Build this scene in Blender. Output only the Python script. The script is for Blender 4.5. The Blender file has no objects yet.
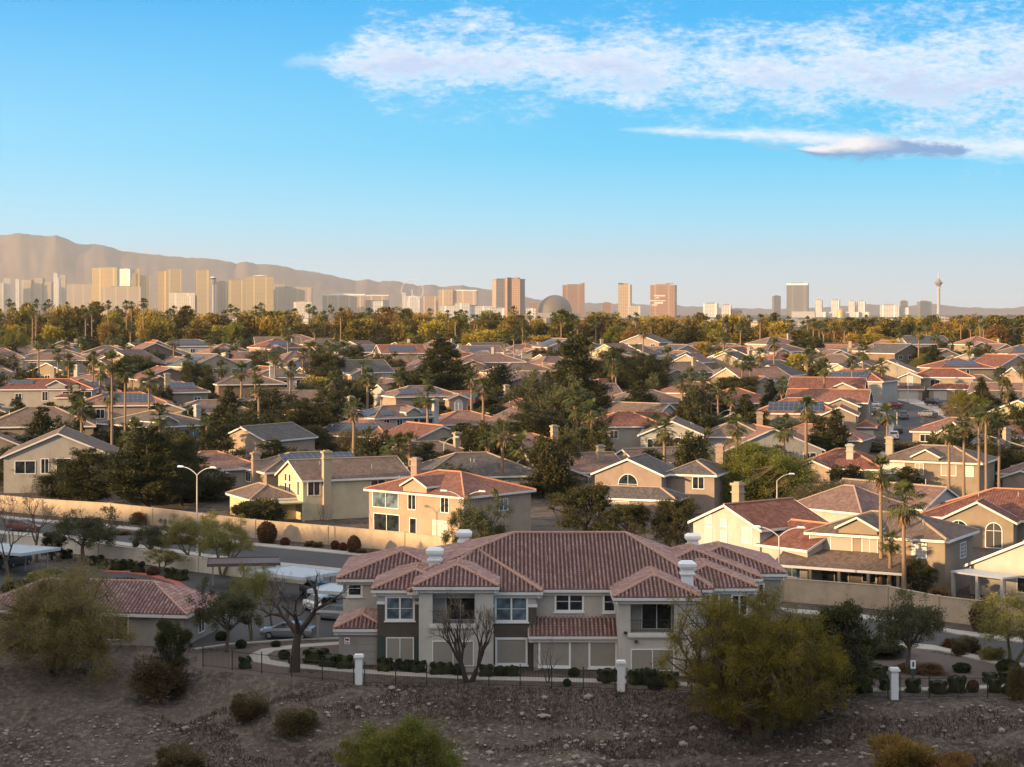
import bpy, math, random
from mathutils import Vector, Matrix, noise
R = math.radians
random.seed(7)
SC = bpy.context.scene
COL = SC.collection
F, CX, HY, HC = 1900.0, 512.0, 312.0, 29.0      # lens in pixels, principal column, horizon row, camera height

# ------------------------------------------------------------------ mesh buffer
class MB:
    def __init__(s): s.v=[]; s.f=[]; s.uv=[]; s.m=[]; s.has_uv=False
    def add(s, vs, fs, uvs=None, m=0, M=None):
        b=len(s.v)
        if M is not None: vs=[M@Vector(v) for v in vs]
        s.v.extend([tuple(v) for v in vs])
        for i,f in enumerate(fs):
            s.f.append(tuple(b+k for k in f)); s.m.append(m)
            if uvs is not None: s.uv.append(uvs[i]); s.has_uv=True
            else: s.uv.append([(0,0)]*len(f))
    def box(s, x0,x1,y0,y1,z0,z1, m=0, M=None):
        vs=[(x0,y0,z0),(x1,y0,z0),(x1,y1,z0),(x0,y1,z0),(x0,y0,z1),(x1,y0,z1),(x1,y1,z1),(x0,y1,z1)]
        fs=[(0,3,2,1),(4,5,6,7),(0,1,5,4),(1,2,6,5),(2,3,7,6),(3,0,4,7)]
        uv=[[(vs[k][0],vs[k][1]) if i<2 else ((vs[k][0]+vs[k][1]),vs[k][2]) for k in f] for i,f in enumerate(fs)]
        s.add(vs,fs,uv,m,M)
    def tube(s, pts, rads, n=6, m=0, cap=True):
        pts=[Vector(p) for p in pts]; vs=[]; fs=[]
        for i,p in enumerate(pts):
            d=(pts[min(i+1,len(pts)-1)]-pts[max(i-1,0)])
            if d.length<1e-9: d=Vector((0,0,1))
            d.normalize()
            a=Vector((0,0,1)) if abs(d.z)<.9 else Vector((1,0,0))
            u=d.cross(a).normalized(); w=d.cross(u)
            for k in range(n):
                t=2*math.pi*k/n
                vs.append(p+(u*math.cos(t)+w*math.sin(t))*rads[i])
        for i in range(len(pts)-1):
            for k in range(n):
                fs.append((i*n+k,i*n+(k+1)%n,(i+1)*n+(k+1)%n,(i+1)*n+k))
        if cap:
            fs.append(tuple(range(n))); L=(len(pts)-1)*n; fs.append(tuple(L+k for k in reversed(range(n))))
        s.add(vs,fs,None,m)
    def prism(s, poly, axis_from, axis_to, m=0, M=None, plane='xz'):
        n=len(poly); vs=[]
        for t in (axis_from,axis_to):
            for a,b in poly:
                vs.append((a,t,b) if plane=='xz' else ((t,a,b) if plane=='yz' else (a,b,t)))
        fs=[tuple(range(n)),tuple(reversed(range(n,2*n)))]+[(k,(k+1)%n,n+(k+1)%n,n+k) for k in range(n)]
        s.add(vs,fs,None,m,M)
    def lathe(s, prof, n=16, m=0, c=(0,0)):
        vs=[]; fs=[]
        for r,z in prof:
            for k in range(n):
                t=2*math.pi*k/n; vs.append((c[0]+r*math.cos(t),c[1]+r*math.sin(t),z))
        for i in range(len(prof)-1):
            for k in range(n): fs.append((i*n+k,i*n+(k+1)%n,(i+1)*n+(k+1)%n,(i+1)*n+k))
        fs.append(tuple(reversed(range(n)))); L=(len(prof)-1)*n; fs.append(tuple(L+k for k in range(n)))
        s.add(vs,fs,None,m)
    def mesh(s, name, mats, smooth=False):
        me=bpy.data.meshes.new(name); me.from_pydata(s.v,[],s.f)
        for mm in (mats if isinstance(mats,(list,tuple)) else [mats]): me.materials.append(mm)
        if any(s.m): me.polygons.foreach_set('material_index',s.m)
        if s.has_uv:
            l=me.uv_layers.new(name='UVMap'); flat=[]
            for u in s.uv:
                for a in u: flat.extend((a[0],a[1]))
            l.data.foreach_set('uv',flat)
        if smooth: me.polygons.foreach_set('use_smooth',[True]*len(me.polygons))
        me.update(); return me

def link(name, data, parent=None, M=None):
    o=bpy.data.objects.new(name,data); COL.objects.link(o)
    if parent is not None: o.parent=parent
    if M is not None: o.matrix_local=M
    return o
def part(name, mb, mats, parent, M=None, smooth=False):
    if isinstance(mb,MB):
        if not mb.f: return None
        mb=mb.mesh(name,mats,smooth)
    return link(name,mb,parent,M)
def tag(o, label, cat, group=None, kind=None):
    o['label']=label; o['category']=cat
    if group: o['group']=group
    if kind: o['kind']=kind
    return o
def thing(name, label, cat, loc=(0,0,0), rz=0.0, group=None, sc=None):
    o=bpy.data.objects.new(name,None); COL.objects.link(o); o.empty_display_size=.2
    o.location=loc; o.rotation_euler=(0,0,rz)
    if sc is not None: o.scale=sc if isinstance(sc,(tuple,list)) else (sc,sc,sc)
    return tag(o,label,cat,group)
def struct(name, mb, mats, label, cat='ground', smooth=False):
    o=part(name,mb,mats,None,smooth=smooth); o['kind']='structure'; o['label']=label; o['category']=cat; return o

# ------------------------------------------------------------------ materials
def new_mat(name):
    m=bpy.data.materials.new(name); m.use_nodes=True; nt=m.node_tree
    return m, nt, nt.nodes['Principled BSDF']
def nd(nt, typ, ins=None, **kw):
    n=nt.nodes.new(typ)
    for k,v in kw.items(): setattr(n,k,v)
    if ins:
        for k,v in ins.items():
            if isinstance(v,bpy.types.NodeSocket): nt.links.new(v,n.inputs[k])
            else: n.inputs[k].default_value=v
    return n
def c4(c): return (c[0],c[1],c[2],1)
def mul(c,k): return tuple(x*k for x in c)
def ramp(nt, fac, stops, interp='LINEAR'):
    n=nd(nt,'ShaderNodeValToRGB'); r=n.color_ramp; r.interpolation=interp
    while len(r.elements)<len(stops): r.elements.new(0.5)
    for e,(p,c) in zip(r.elements,stops):
        e.position=p; e.color=c4(c) if not isinstance(c,(int,float)) else (c,c,c,1)
    nt.links.new(fac,n.inputs[0]); return n.outputs[0]
def mix(nt, fac, a, b, blend='MIX'):
    n=nd(nt,'ShaderNodeMix',data_type='RGBA',blend_type=blend)
    for k,v in ((0,fac),(6,a),(7,b)):
        if isinstance(v,bpy.types.NodeSocket): nt.links.new(v,n.inputs[k])
        else: n.inputs[k].default_value=v if k==0 else c4(v)
    return n.outputs[2]
def math_(nt, op, a, b=0.0, c=None, clamp=False):
    n=nd(nt,'ShaderNodeMath',operation=op,use_clamp=clamp)
    for k,v in ((0,a),(1,b),(2,c)):
        if v is None: continue
        if isinstance(v,bpy.types.NodeSocket): nt.links.new(v,n.inputs[k])
        else: n.inputs[k].default_value=v
    return n.outputs[0]
def bump(nt, bs, h, dist=.02, strength=.6):
    b=nd(nt,'ShaderNodeBump',{'Height':h,'Distance':dist,'Strength':strength}); nt.links.new(b.outputs[0],bs.inputs['Normal'])
def objco(nt): return nd(nt,'ShaderNodeTexCoord').outputs['Object']
def noise_(nt, vec, scale, detail=4, rough=.55):
    return nd(nt,'ShaderNodeTexNoise',{'Vector':vec,'Scale':scale,'Detail':detail,'Roughness':rough}).outputs['Fac']

def m_stucco(name, col, var=.16, rough=.9):
    m,nt,b=new_mat(name); co=objco(nt)
    n1=noise_(nt,co,.55,5,.6); n2=noise_(nt,co,22,3)
    mp=nd(nt,'ShaderNodeMapping',{'Vector':co,'Scale':(1.4,1.4,.16)}).outputs[0]
    st=noise_(nt,mp,1.3,4,.65)                    # rain streaks running down the wall
    c=mix(nt,ramp(nt,n1,[(.32,0),(.72,1)]),mul(col,1-var),mul(col,1+var*.55))
    c=mix(nt,ramp(nt,st,[(.52,0),(.8,.4)]),c,mul(col,.62))
    nt.links.new(c,b.inputs['Base Color']); b.inputs['Roughness'].default_value=rough
    bump(nt,b,n2,.012,.35); return m
def m_plain(name, col, rough=.6, metal=0.0, var=.08, scale=3.0, bmp=0.0, spec=.5):
    m,nt,b=new_mat(name); co=objco(nt); n1=noise_(nt,co,scale,4)
    c=mix(nt,n1,mul(col,1-var),mul(col,1+var)); nt.links.new(c,b.inputs['Base Color'])
    b.inputs['Roughness'].default_value=rough; b.inputs['Metallic'].default_value=metal
    b.inputs['Specular IOR Level'].default_value=spec
    if bmp: bump(nt,b,noise_(nt,co,scale*6,3),bmp,.5)
    return m
def m_tile(name, cols, tw=.36, th=.4, barrel=.04, rough=.85):
    """roof tiles laid in UV metres: a colour for each tile, weathering over the whole slope, relief from the tile profile"""
    m,nt,b=new_mat(name); uv=nd(nt,'ShaderNodeTexCoord').outputs['UV']
    sc=nd(nt,'ShaderNodeVectorMath',{0:uv,1:(1/tw,1/th,1)},operation='MULTIPLY').outputs[0]
    fl=nd(nt,'ShaderNodeVectorMath',{0:sc},operation='FLOOR').outputs[0]
    wn=nd(nt,'ShaderNodeTexWhiteNoise',{'Vector':fl},noise_dimensions='2D').outputs['Value']
    k=len(cols)
    c=ramp(nt,wn,[(i/(k),col) for i,col in enumerate(cols)],'CONSTANT')
    co=objco(nt)
    w=noise_(nt,co,.35,5,.65)
    c=mix(nt,ramp(nt,w,[(.35,0),(.75,.75)]),c,mul(cols[0],.72))
    w2=noise_(nt,co,1.7,4,.6)
    c=mix(nt,ramp(nt,w2,[(.45,0),(.8,.25)]),c,(.32,.27,.24))
    nt.links.new(c,b.inputs['Base Color']); b.inputs['Roughness'].default_value=rough
    b.inputs['Specular IOR Level'].default_value=.25
    sx=nd(nt,'ShaderNodeSeparateXYZ',{0:sc}); 
    s1=math_(nt,'ABSOLUTE',math_(nt,'SINE',math_(nt,'MULTIPLY',sx.outputs[0],math.pi)))
    s2=math_(nt,'FRACT',sx.outputs[1])
    h=math_(nt,'SUBTRACT',s1,math_(nt,'MULTIPLY',s2,.8))
    if barrel: bump(nt,b,h,barrel,1.0)
    return m
def m_glass(name, col=(.02,.025,.03), rough=.06):
    m,nt,b=new_mat(name); co=objco(nt); n1=noise_(nt,co,.9,2)
    c=mix(nt,ramp(nt,n1,[(.4,0),(.6,1)]),mul(col,.6),mul(col,1.6)); nt.links.new(c,b.inputs['Base Color'])
    b.inputs['Roughness'].default_value=rough; b.inputs['Specular IOR Level'].default_value=.6; return m
def m_leaf(name, a, bcol, trans=.3, scale=.5, spread=.3):
    m,nt,b=new_mat(name); co=objco(nt)
    oi=nd(nt,'ShaderNodeObjectInfo').outputs['Random']
    n1=noise_(nt,co,scale,3); c=mix(nt,ramp(nt,n1,[(.35,0),(.65,1)]),a,bcol)
    isl=nd(nt,'ShaderNodeNewGeometry').outputs['Random Per Island']
    hs=nd(nt,'ShaderNodeHueSaturation',{'Color':c,'Hue':math_(nt,'MULTIPLY_ADD',oi,.035,.4825),
        'Value':math_(nt,'MULTIPLY_ADD',isl,spread*1.6,1-spread*.8)}).outputs[0]
    nt.links.new(hs,b.inputs['Base Color']); b.inputs['Roughness'].default_value=.6; b.inputs['Specular IOR Level'].default_value=.25
    t=nd(nt,'ShaderNodeBsdfTranslucent',{'Color':hs}); ms=nd(nt,'ShaderNodeMixShader',{0:trans})
    out=nt.nodes['Material Output']; nt.links.new(b.outputs[0],ms.inputs[1]); nt.links.new(t.outputs[0],ms.inputs[2]); nt.links.new(ms.outputs[0],out.inputs[0])
    return m
def m_facade(name, wall, glass, fh=3.6, bw=5.0, frac=.5, metal=0.0, rough=.5):
    """a tower front: floors and bays of glass in UV metres"""
    m,nt,b=new_mat(name); uv=nd(nt,'ShaderNodeTexCoord').outputs['UV']
    sp=nd(nt,'ShaderNodeSeparateXYZ',{0:uv})
    fx=math_(nt,'FRACT',math_(nt,'DIVIDE',sp.outputs[0],bw)); fz=math_(nt,'FRACT',math_(nt,'DIVIDE',sp.outputs[1],fh))
    g=math_(nt,'MULTIPLY',math_(nt,'LESS_THAN',fx,.78),math_(nt,'LESS_THAN',fz,frac+.15))
    band=math_(nt,'FRACT',math_(nt,'DIVIDE',sp.outputs[0],bw*7)); pil=math_(nt,'LESS_THAN',band,.12)
    g=math_(nt,'MULTIPLY',g,math_(nt,'SUBTRACT',1.0,pil))
    n1=noise_(nt,objco(nt),.012,3)
    wl=mix(nt,n1,mul(wall,.85),mul(wall,1.12)); c=mix(nt,g,wl,glass)
    nt.links.new(c,b.inputs['Base Color'])
    nt.links.new(math_(nt,'MULTIPLY_ADD',g,-.3,rough+.1),b.inputs['Roughness']); b.inputs['Metallic'].default_value=metal
    return m

M={}
M['white']=m_plain('white_paint',(.80,.80,.79),.6,var=.1)
M['trim']=m_plain('cream_trim',(.70,.67,.62),.65,var=.1)
M['stone_white']=m_plain('white_block',(.72,.72,.71),.8,var=.14,scale=5,bmp=.01)
for k,c in dict(cream=(.36,.30,.22),tan=(.27,.215,.16),peach=(.38,.285,.21),yellow=(.56,.48,.31),grey=(0.361,0.344,0.318),pale=(.36,.33,.29),
                white=(.44,.415,.375),taupe=(.10,.083,.067),stone=(0.344,0.310,0.267),pink=(.31,.235,.19),lime=(0.473,0.430,0.258),brown=(.20,.14,.10),apt=(.52,.48,.425)).items():
    M['w_'+k]=m_stucco('stucco_'+k,c)
M['t_apt']=m_tile('barrel_tile',[(.38,.225,.20),(.43,.27,.24),(.48,.32,.29),(.34,.195,.17),(.54,.38,.35),(.40,.24,.215)],.34,.40,0,.8)
M['t_pan']=m_plain('shaded_tile_channel',(.15,.085,.075),.95,var=.3,scale=3)  # tile pans coloured darker to stand in for shade between the barrels
M['t_terra']=m_tile('terracotta_tile',[(0.208,0.084,0.053),(0.242,0.104,0.067),(0.181,0.071,0.047),(0.268,0.127,0.087)],.36,.4,.035)
M['t_salmon']=m_tile('salmon_tile',[(0.228,0.120,0.087),(0.255,0.144,0.107),(0.201,0.104,0.077),(0.282,0.168,0.127)],.36,.4,.03)
M['t_mauve']=m_tile('mauve_tile',[(0.175,0.104,0.084),(0.201,0.120,0.101),(0.154,0.090,0.077),(0.221,0.141,0.117)],.36,.4,.02)
M['t_brown']=m_tile('brown_tile',[(0.141,0.097,0.074),(0.168,0.117,0.087),(0.124,0.084,0.064),(0.187,0.134,0.101)],.36,.4,.02)
M['t_grey']=m_tile('grey_tile',[(0.090,0.077,0.071),(0.111,0.094,0.084),(0.077,0.067,0.064),(0.127,0.111,0.101)],.36,.4,.02)
M['t_red']=m_tile('red_tile',[(0.171,0.060,0.040),(0.201,0.077,0.050),(0.148,0.050,0.034),(0.228,0.101,0.067)],.36,.4,.035)
M['cap_apt']=m_plain('ridge_mortar',(.46,.27,.19),.85,var=.3,scale=4)
M['cap_terra']=m_plain('terracotta_ridge',(.50,.22,.12),.85,var=.25,scale=4)
M['cap_brown']=m_plain('brown_ridge',(.34,.25,.19),.85,var=.25,scale=4)
M['glass']=m_glass('window_glass')
M['glass_blue']=m_glass('sky_glass',(.10,.14,.17),.1)
M['blind']=m_plain('closed_blind',(.31,.28,.235),.55,var=.12,scale=2)
M['blind_light']=m_plain('light_blind',(.52,.49,.44),.5,var=.12,scale=2)
M['shutter']=m_plain('green_shutter',(.035,.06,.05),.6)
M['garage']=m_plain('garage_paint',(.55,.49,.42),.6,var=.06)
M['dark']=m_plain('dark_paint_and_recess_shade',(.05,.045,.04),.8)
M['iron']=m_plain('black_iron',(.02,.02,.02),.5)
M['galv']=m_plain('galvanised_steel',(.42,.42,.41),.45,.6)
M['polewhite']=m_plain('pale_pole',(.50,.49,.47),.6)
M['lens']=m_plain('lamp_lens',(.75,.76,.76),.3)
M['concrete']=m_plain('concrete',(.40,.36,.31),.85,var=.16,scale=.8,bmp=.01)
M['kerb']=m_plain('kerb_concrete',(.42,.39,.35),.85,var=.15)
M['redkerb']=m_plain('red_kerb',(.36,.10,.07),.8,var=.15)
M['carport']=m_plain('white_metal_sheet',(.50,.53,.55),.45,.0,var=.07)
M['carport_dark']=m_plain('brown_metal_sheet',(.10,.07,.06),.6)
M['blockwall']=m_stucco('block_wall',(.50,.385,.27),.2)
M['lowwall']=m_stucco('pale_block_wall',(.62,.56,.47),.14)
M['bark']=m_plain('bark',(.12,.085,.06),.95,var=.4,scale=6,bmp=.02)
M['bark_dark']=m_plain('dark_bark',(.055,.038,.03),.95,var=.4,scale=6,bmp=.02)
M['bark_pale']=m_plain('pale_bark',(.26,.21,.15),.95,var=.35,scale=6,bmp=.02)
M['bark_palm']=m_plain('palm_bark',(.25,.165,.105),.95,var=.35,scale=9,bmp=.03)
M['bark_green']=m_plain('green_bark',(.15,.13,.055),.9,var=.35,scale=6)
M['l_pine']=m_leaf('pine_needles',(.018,.023,.007),(.062,.062,.015),.1,.6)
M['l_oak']=m_leaf('broad_leaves',(.024,.029,.009),(.085,.08,.02),.18,.5)
M['l_ash']=m_leaf('grey_green_leaves',(.05,.056,.024),(.125,.12,.048),.2,.5)
M['l_olive']=m_leaf('olive_leaves',(.12,.092,.014),(.29,.205,.028),.35,.5)
M['l_gold']=m_leaf('golden_leaves',(.22,.13,.035),(.34,.20,.05),.4,.5)
M['l_dust']=m_leaf('dusty_olive_leaves',(.09,.065,.028),(.18,.13,.055),.3,.5)
M['l_lime']=m_leaf('lime_leaves',(.14,.15,.025),(.23,.22,.035),.4,.5)
M['l_palo']=m_leaf('fine_olive_leaves',(.18,.155,.045),(.29,.24,.07),.35,.7)
M['l_rust']=m_leaf('rust_leaves',(.15,.075,.03),(.24,.12,.05),.3,.5)
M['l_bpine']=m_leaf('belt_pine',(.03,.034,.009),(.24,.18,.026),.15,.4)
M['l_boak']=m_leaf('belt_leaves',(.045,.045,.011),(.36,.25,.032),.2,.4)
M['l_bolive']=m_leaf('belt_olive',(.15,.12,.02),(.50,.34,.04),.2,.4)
M['l_palm']=m_leaf('palm_fronds',(.045,.06,.018),(.11,.115,.03),.2,.8)
M['l_dead']=m_leaf('dead_fronds',(.20,.13,.07),(.30,.20,.11),.2,.8)
M['l_hedge']=m_leaf('clipped_leaves',(.035,.045,.015),(.075,.085,.025),.25,1.5)
M['l_hedgered']=m_leaf('red_brown_leaves',(.11,.05,.025),(.17,.075,.035),.25,1.5)
M['l_twig']=m_leaf('twigs',(.14,.10,.07),(.22,.16,.11),.1,1)
M['tyre']=m_plain('rubber',(.02,.02,.02),.8)
M['rim']=m_plain('alloy',(.5,.5,.5),.35,.8)
M['lampglass']=m_plain('headlamp',(.7,.7,.7),.15)
M['taillamp']=m_plain('tail_lamp',(.4,.02,.02),.2)
def paint(name,c,met=.3): return m_plain(name,c,.28,met,var=.03)
for k,c in dict(silver=(.22,.235,.255),white=(.72,.72,.71),black=(.02,.02,.022),red=(.25,.05,.045),teal=(.33,.42,.42),charcoal=(.07,.075,.08),tan=(.42,.38,.32)).items():
    M['p_'+k]=paint('paint_'+k,c)
def solar_mat():
    m,nt,b=new_mat('solar_cells'); uv=nd(nt,'ShaderNodeTexCoord').outputs['UV']
    sp=nd(nt,'ShaderNodeSeparateXYZ',{0:uv})
    fx=math_(nt,'FRACT',sp.outputs[0]); fy=math_(nt,'FRACT',math_(nt,'DIVIDE',sp.outputs[1],1.6))
    l=math_(nt,'MAXIMUM',math_(nt,'LESS_THAN',fx,.05),math_(nt,'LESS_THAN',fy,.04))
    c=mix(nt,l,(.018,.028,.05),(.20,.21,.22)); nt.links.new(c,b.inputs['Base Color'])
    b.inputs['Roughness'].default_value=.3; b.inputs['Specular IOR Level'].default_value=.3; return m
M['solar']=solar_mat()
def asphalt_mat():
    m,nt,b=new_mat('asphalt'); co=objco(nt)
    c=mix(nt,ramp(nt,noise_(nt,co,.12,5,.6),[(.3,0),(.7,1)]),(.036,.034,.034),(.062,.057,.053))
    c=mix(nt,ramp(nt,noise_(nt,co,9,3),[(.5,0),(.9,.5)]),c,(.10,.09,.085))
    nt.links.new(c,b.inputs['Base Color']); b.inputs['Roughness'].default_value=.85; bump(nt,b,noise_(nt,co,40,2),.01,.5); return m
M['asphalt']=asphalt_mat()
def ground_mat():
    m,nt,b=new_mat('desert_ground'); co=objco(nt)
    big=noise_(nt,co,.035,6,.62); mid=noise_(nt,co,.22,6,.65); fine=noise_(nt,co,2.2,6,.7)
    c=mix(nt,ramp(nt,big,[(.36,0),(.64,1)]),(.066,.048,.037),(.132,.104,.082))
    c=mix(nt,ramp(nt,mid,[(.46,0),(.58,.9)]),c,(.05,.038,.031))
    c=mix(nt,ramp(nt,fine,[(.46,0),(.72,.9)]),c,(.215,.18,.152))
    vo=nd(nt,'ShaderNodeTexVoronoi',{'Vector':co,'Scale':3.2,'Randomness':1}); 
    peb=ramp(nt,vo.outputs['Distance'],[(.12,1),(.26,0)])
    c=mix(nt,math_(nt,'MULTIPLY',peb,ramp(nt,fine,[(.45,0),(.55,.75)])),c,vo.outputs['Color'],'SOFT_LIGHT')
    nt.links.new(c,b.inputs['Base Color']); b.inputs['Roughness'].default_value=.95; b.inputs['Specular IOR Level'].default_value=.15
    h=math_(nt,'ADD',math_(nt,'MULTIPLY',fine,1.0),math_(nt,'MULTIPLY',peb,.6)); bump(nt,b,h,.16,.8); return m
M['ground']=ground_mat()
M['rockmat']=m_plain('pale_rock',(.27,.23,.195),.9,var=.35,scale=2,bmp=.03)
M['gravelbed']=m_plain('brown_gravel_bed',(.115,.083,.064),.95,var=.3,scale=4,bmp=.02)
def mount_mat():
    m,nt,b=new_mat('bare_mountain'); co=objco(nt)
    c=mix(nt,ramp(nt,noise_(nt,co,.0016,8,.65),[(.35,0),(.65,1)]),(.19,.13,.095),(.23,.16,.115))
    nt.links.new(c,b.inputs['Base Color']); b.inputs['Roughness'].default_value=.95; return m
M['mount']=mount_mat()

# ------------------------------------------------------------------ the lie of the land
FENCE=[(-90,160.5),(-25,155),(-20.5,152.6),(-12.2,148),(-.7,147),(8.3,145.4),(28.4,142.4),(38.4,142.7),(90,143)]
WALL=[(-140,330),(-110,303),(-67,271),(-56,265),(-49,259),(-33,244),(-13,230),(27,190.6),(36.6,185),(40,178.5),(46,173),(80,148),(120,120)]
def plerp(P,x):
    if x<=P[0][0]: (a,b),(c,d)=P[0],P[1]
    elif x>=P[-1][0]: (a,b),(c,d)=P[-2],P[-1]
    else:
        for (a,b),(c,d) in zip(P,P[1:]):
            if a<=x<=c: break
    return b+(d-b)*(x-a)/(c-a)
ZP=[(0,0),(275,0),(350,2.6),(450,6),(600,9.3),(800,12.3),(950,14),(1250,14),(1800,9),(2600,0),(60000,0)]
def sstep(a,b,x):
    t=min(1,max(0,(x-a)/(b-a))); return t*t*(3-2*t)
HILLTOP, HDIST = 67.5, -112.0
def terrain(x,y,detail=True):
    z=plerp(ZP,max(y,0.0)) if y>275 else 0.0
    f=plerp(FENCE,max(-90,min(90,x)))-1.1
    d=f-y
    if d>0:
        z-= 10*(1-math.exp(-d*.036)) + .02*min(d,8)
        if detail:
            k=sstep(0,4,d)
            z+=k*(noise.noise(Vector((x*.09,y*.12,1.3)))*1.1+noise.noise(Vector((x*.33,y*.4,4.1)))*.55-abs(noise.noise(Vector((x*.22+y*.15,y*.06,7.7))))*.8+noise.noise(Vector((x*1.1,y*1.2,9.1)))*.13)
    u=.62*x+.78*y-HDIST                       # the mesa behind the camera whose shadow lies over the near ground
    if abs(u)<260:
        h=HILLTOP*math.exp(-.5*(max(0,abs(u)-6)/50)**2)
        t=.78*x-.62*y
        h*=1+.05*math.sin(t*.021)+.03*math.sin(t*.06+1)
        h*=1-sstep(700,1000,abs(t))
        z=z+h*(1 if y<140 else 1)
    return z
def tflat(x,y): return terrain(x,y,False)
def at(px,py,h=0.0):
    """the point seen at this pixel that lies h metres above the ground"""
    lo,hi=60.0,3000.0; k=(px-CX)/F
    g=lambda Y: HY+F*(HC-terrain(k*Y,Y,False)-h)/Y-py
    for _ in range(60):
        mid=(lo+hi)/2
        if g(mid)>0: lo=mid
        else: hi=mid
    Y=(lo+hi)/2; return Vector((k*Y,Y,terrain(k*Y,Y,False)))
def far(px,Y,py=None): return Vector(((px-CX)/F*Y,Y,HC+(HY-py)*Y/F if py is not None else terrain((px-CX)/F*Y,Y,False)))

def build_terrain():
    xs=[-20000,-12000,-7000,-4000,-2500,-1600,-1000,-700]+[-520+20*i for i in range(20)]+[-124+4*i for i in range(17)]+[-57+.6*i for i in range(195)]
    xs=sorted(xs+[62+6*i for i in range(12)]+[140+25*i for i in range(14)]+[700,1000,1600,2500,4000,7000,12000,20000])
    ys=[-600,-400,-300,-250,-200,-160]+[-130+10*i for i in range(20)]+[70+3*i for i in range(12)]+[106+1.5*i for i in range(13)]+[125+.45*i for i in range(80)]
    ys+=[162+5*i for i in range(24)]+[285+12*i for i in range(60)]+[1010+40*i for i in range(45)]+[2900,3300,4000,5000,7000,10000,14000,18000,22000]
    mb=MB(); n=len(xs)
    mb.v=[(x,y,terrain(x,y)) for y in ys for x in xs]
    for j in range(len(ys)-1):
        for i in range(n-1): mb.f.append((j*n+i,j*n+i+1,(j+1)*n+i+1,(j+1)*n+i))
    mb.m=[0]*len(mb.f); mb.uv=[]
    struct('ground',mb,M['ground'],'dry tan desert ground with a stony bank falling away below the fence','ground',smooth=True)
build_terrain()

def strip(name, pts_a, pts_b, z, mat, label, cat, thick=0.0, rows=1):
    """a sheet or slab between two edges, lying z above the ground"""
    mb=MB(); vs=[]; n=len(pts_a)
    for a,b in zip(pts_a,pts_b):
        for k in range(rows+1):
            x=a[0]+(b[0]-a[0])*k/rows; y=a[1]+(b[1]-a[1])*k/rows; vs.append((x,y,tflat(x,y)+z))
    w=rows+1
    fs=[(i*w+k,(i+1)*w+k,(i+1)*w+k+1,i*w+k+1) for i in range(n-1) for k in range(rows)]
    mb.add(vs,fs)
    if thick:
        vs2=[]; 
        for e in (0,rows):
            lo=[(vs[i*w+e][0],vs[i*w+e][1],vs[i*w+e][2]-thick) for i in range(n)]; hi=[vs[i*w+e] for i in range(n)]
            mb.add(lo+hi,[(i,i+1,n+i+1,n+i) for i in range(n-1)])
    return struct(name,mb,mat,label,cat)

# ------------------------------------------------------------------ camera, sky, sun
cam=bpy.data.cameras.new('camera'); co=bpy.data.objects.new('camera',cam); COL.objects.link(co)
co.location=(0,0,HC); co.rotation_euler=(R(90),0,0)
cam.sensor_width=36; cam.lens=36*F/1024; cam.shift_y=(HY-383.5)/1024; cam.clip_start=1; cam.clip_end=90000
SC.camera=co
SUN_EL=11.0; SX,SY=-.88,-.475
tosun=Vector((SX,SY,math.hypot(SX,SY)*math.tan(R(SUN_EL)))).normalized()
sl=bpy.data.lights.new('sun','SUN'); sl.energy=4.0; sl.angle=R(.6); sl.color=(1.0,.66,.33)
so=bpy.data.objects.new('sun',sl); COL.objects.link(so); so.rotation_euler=(-tosun).to_track_quat('-Z','Y').to_euler(); so.location=(-200,-200,200)

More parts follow.
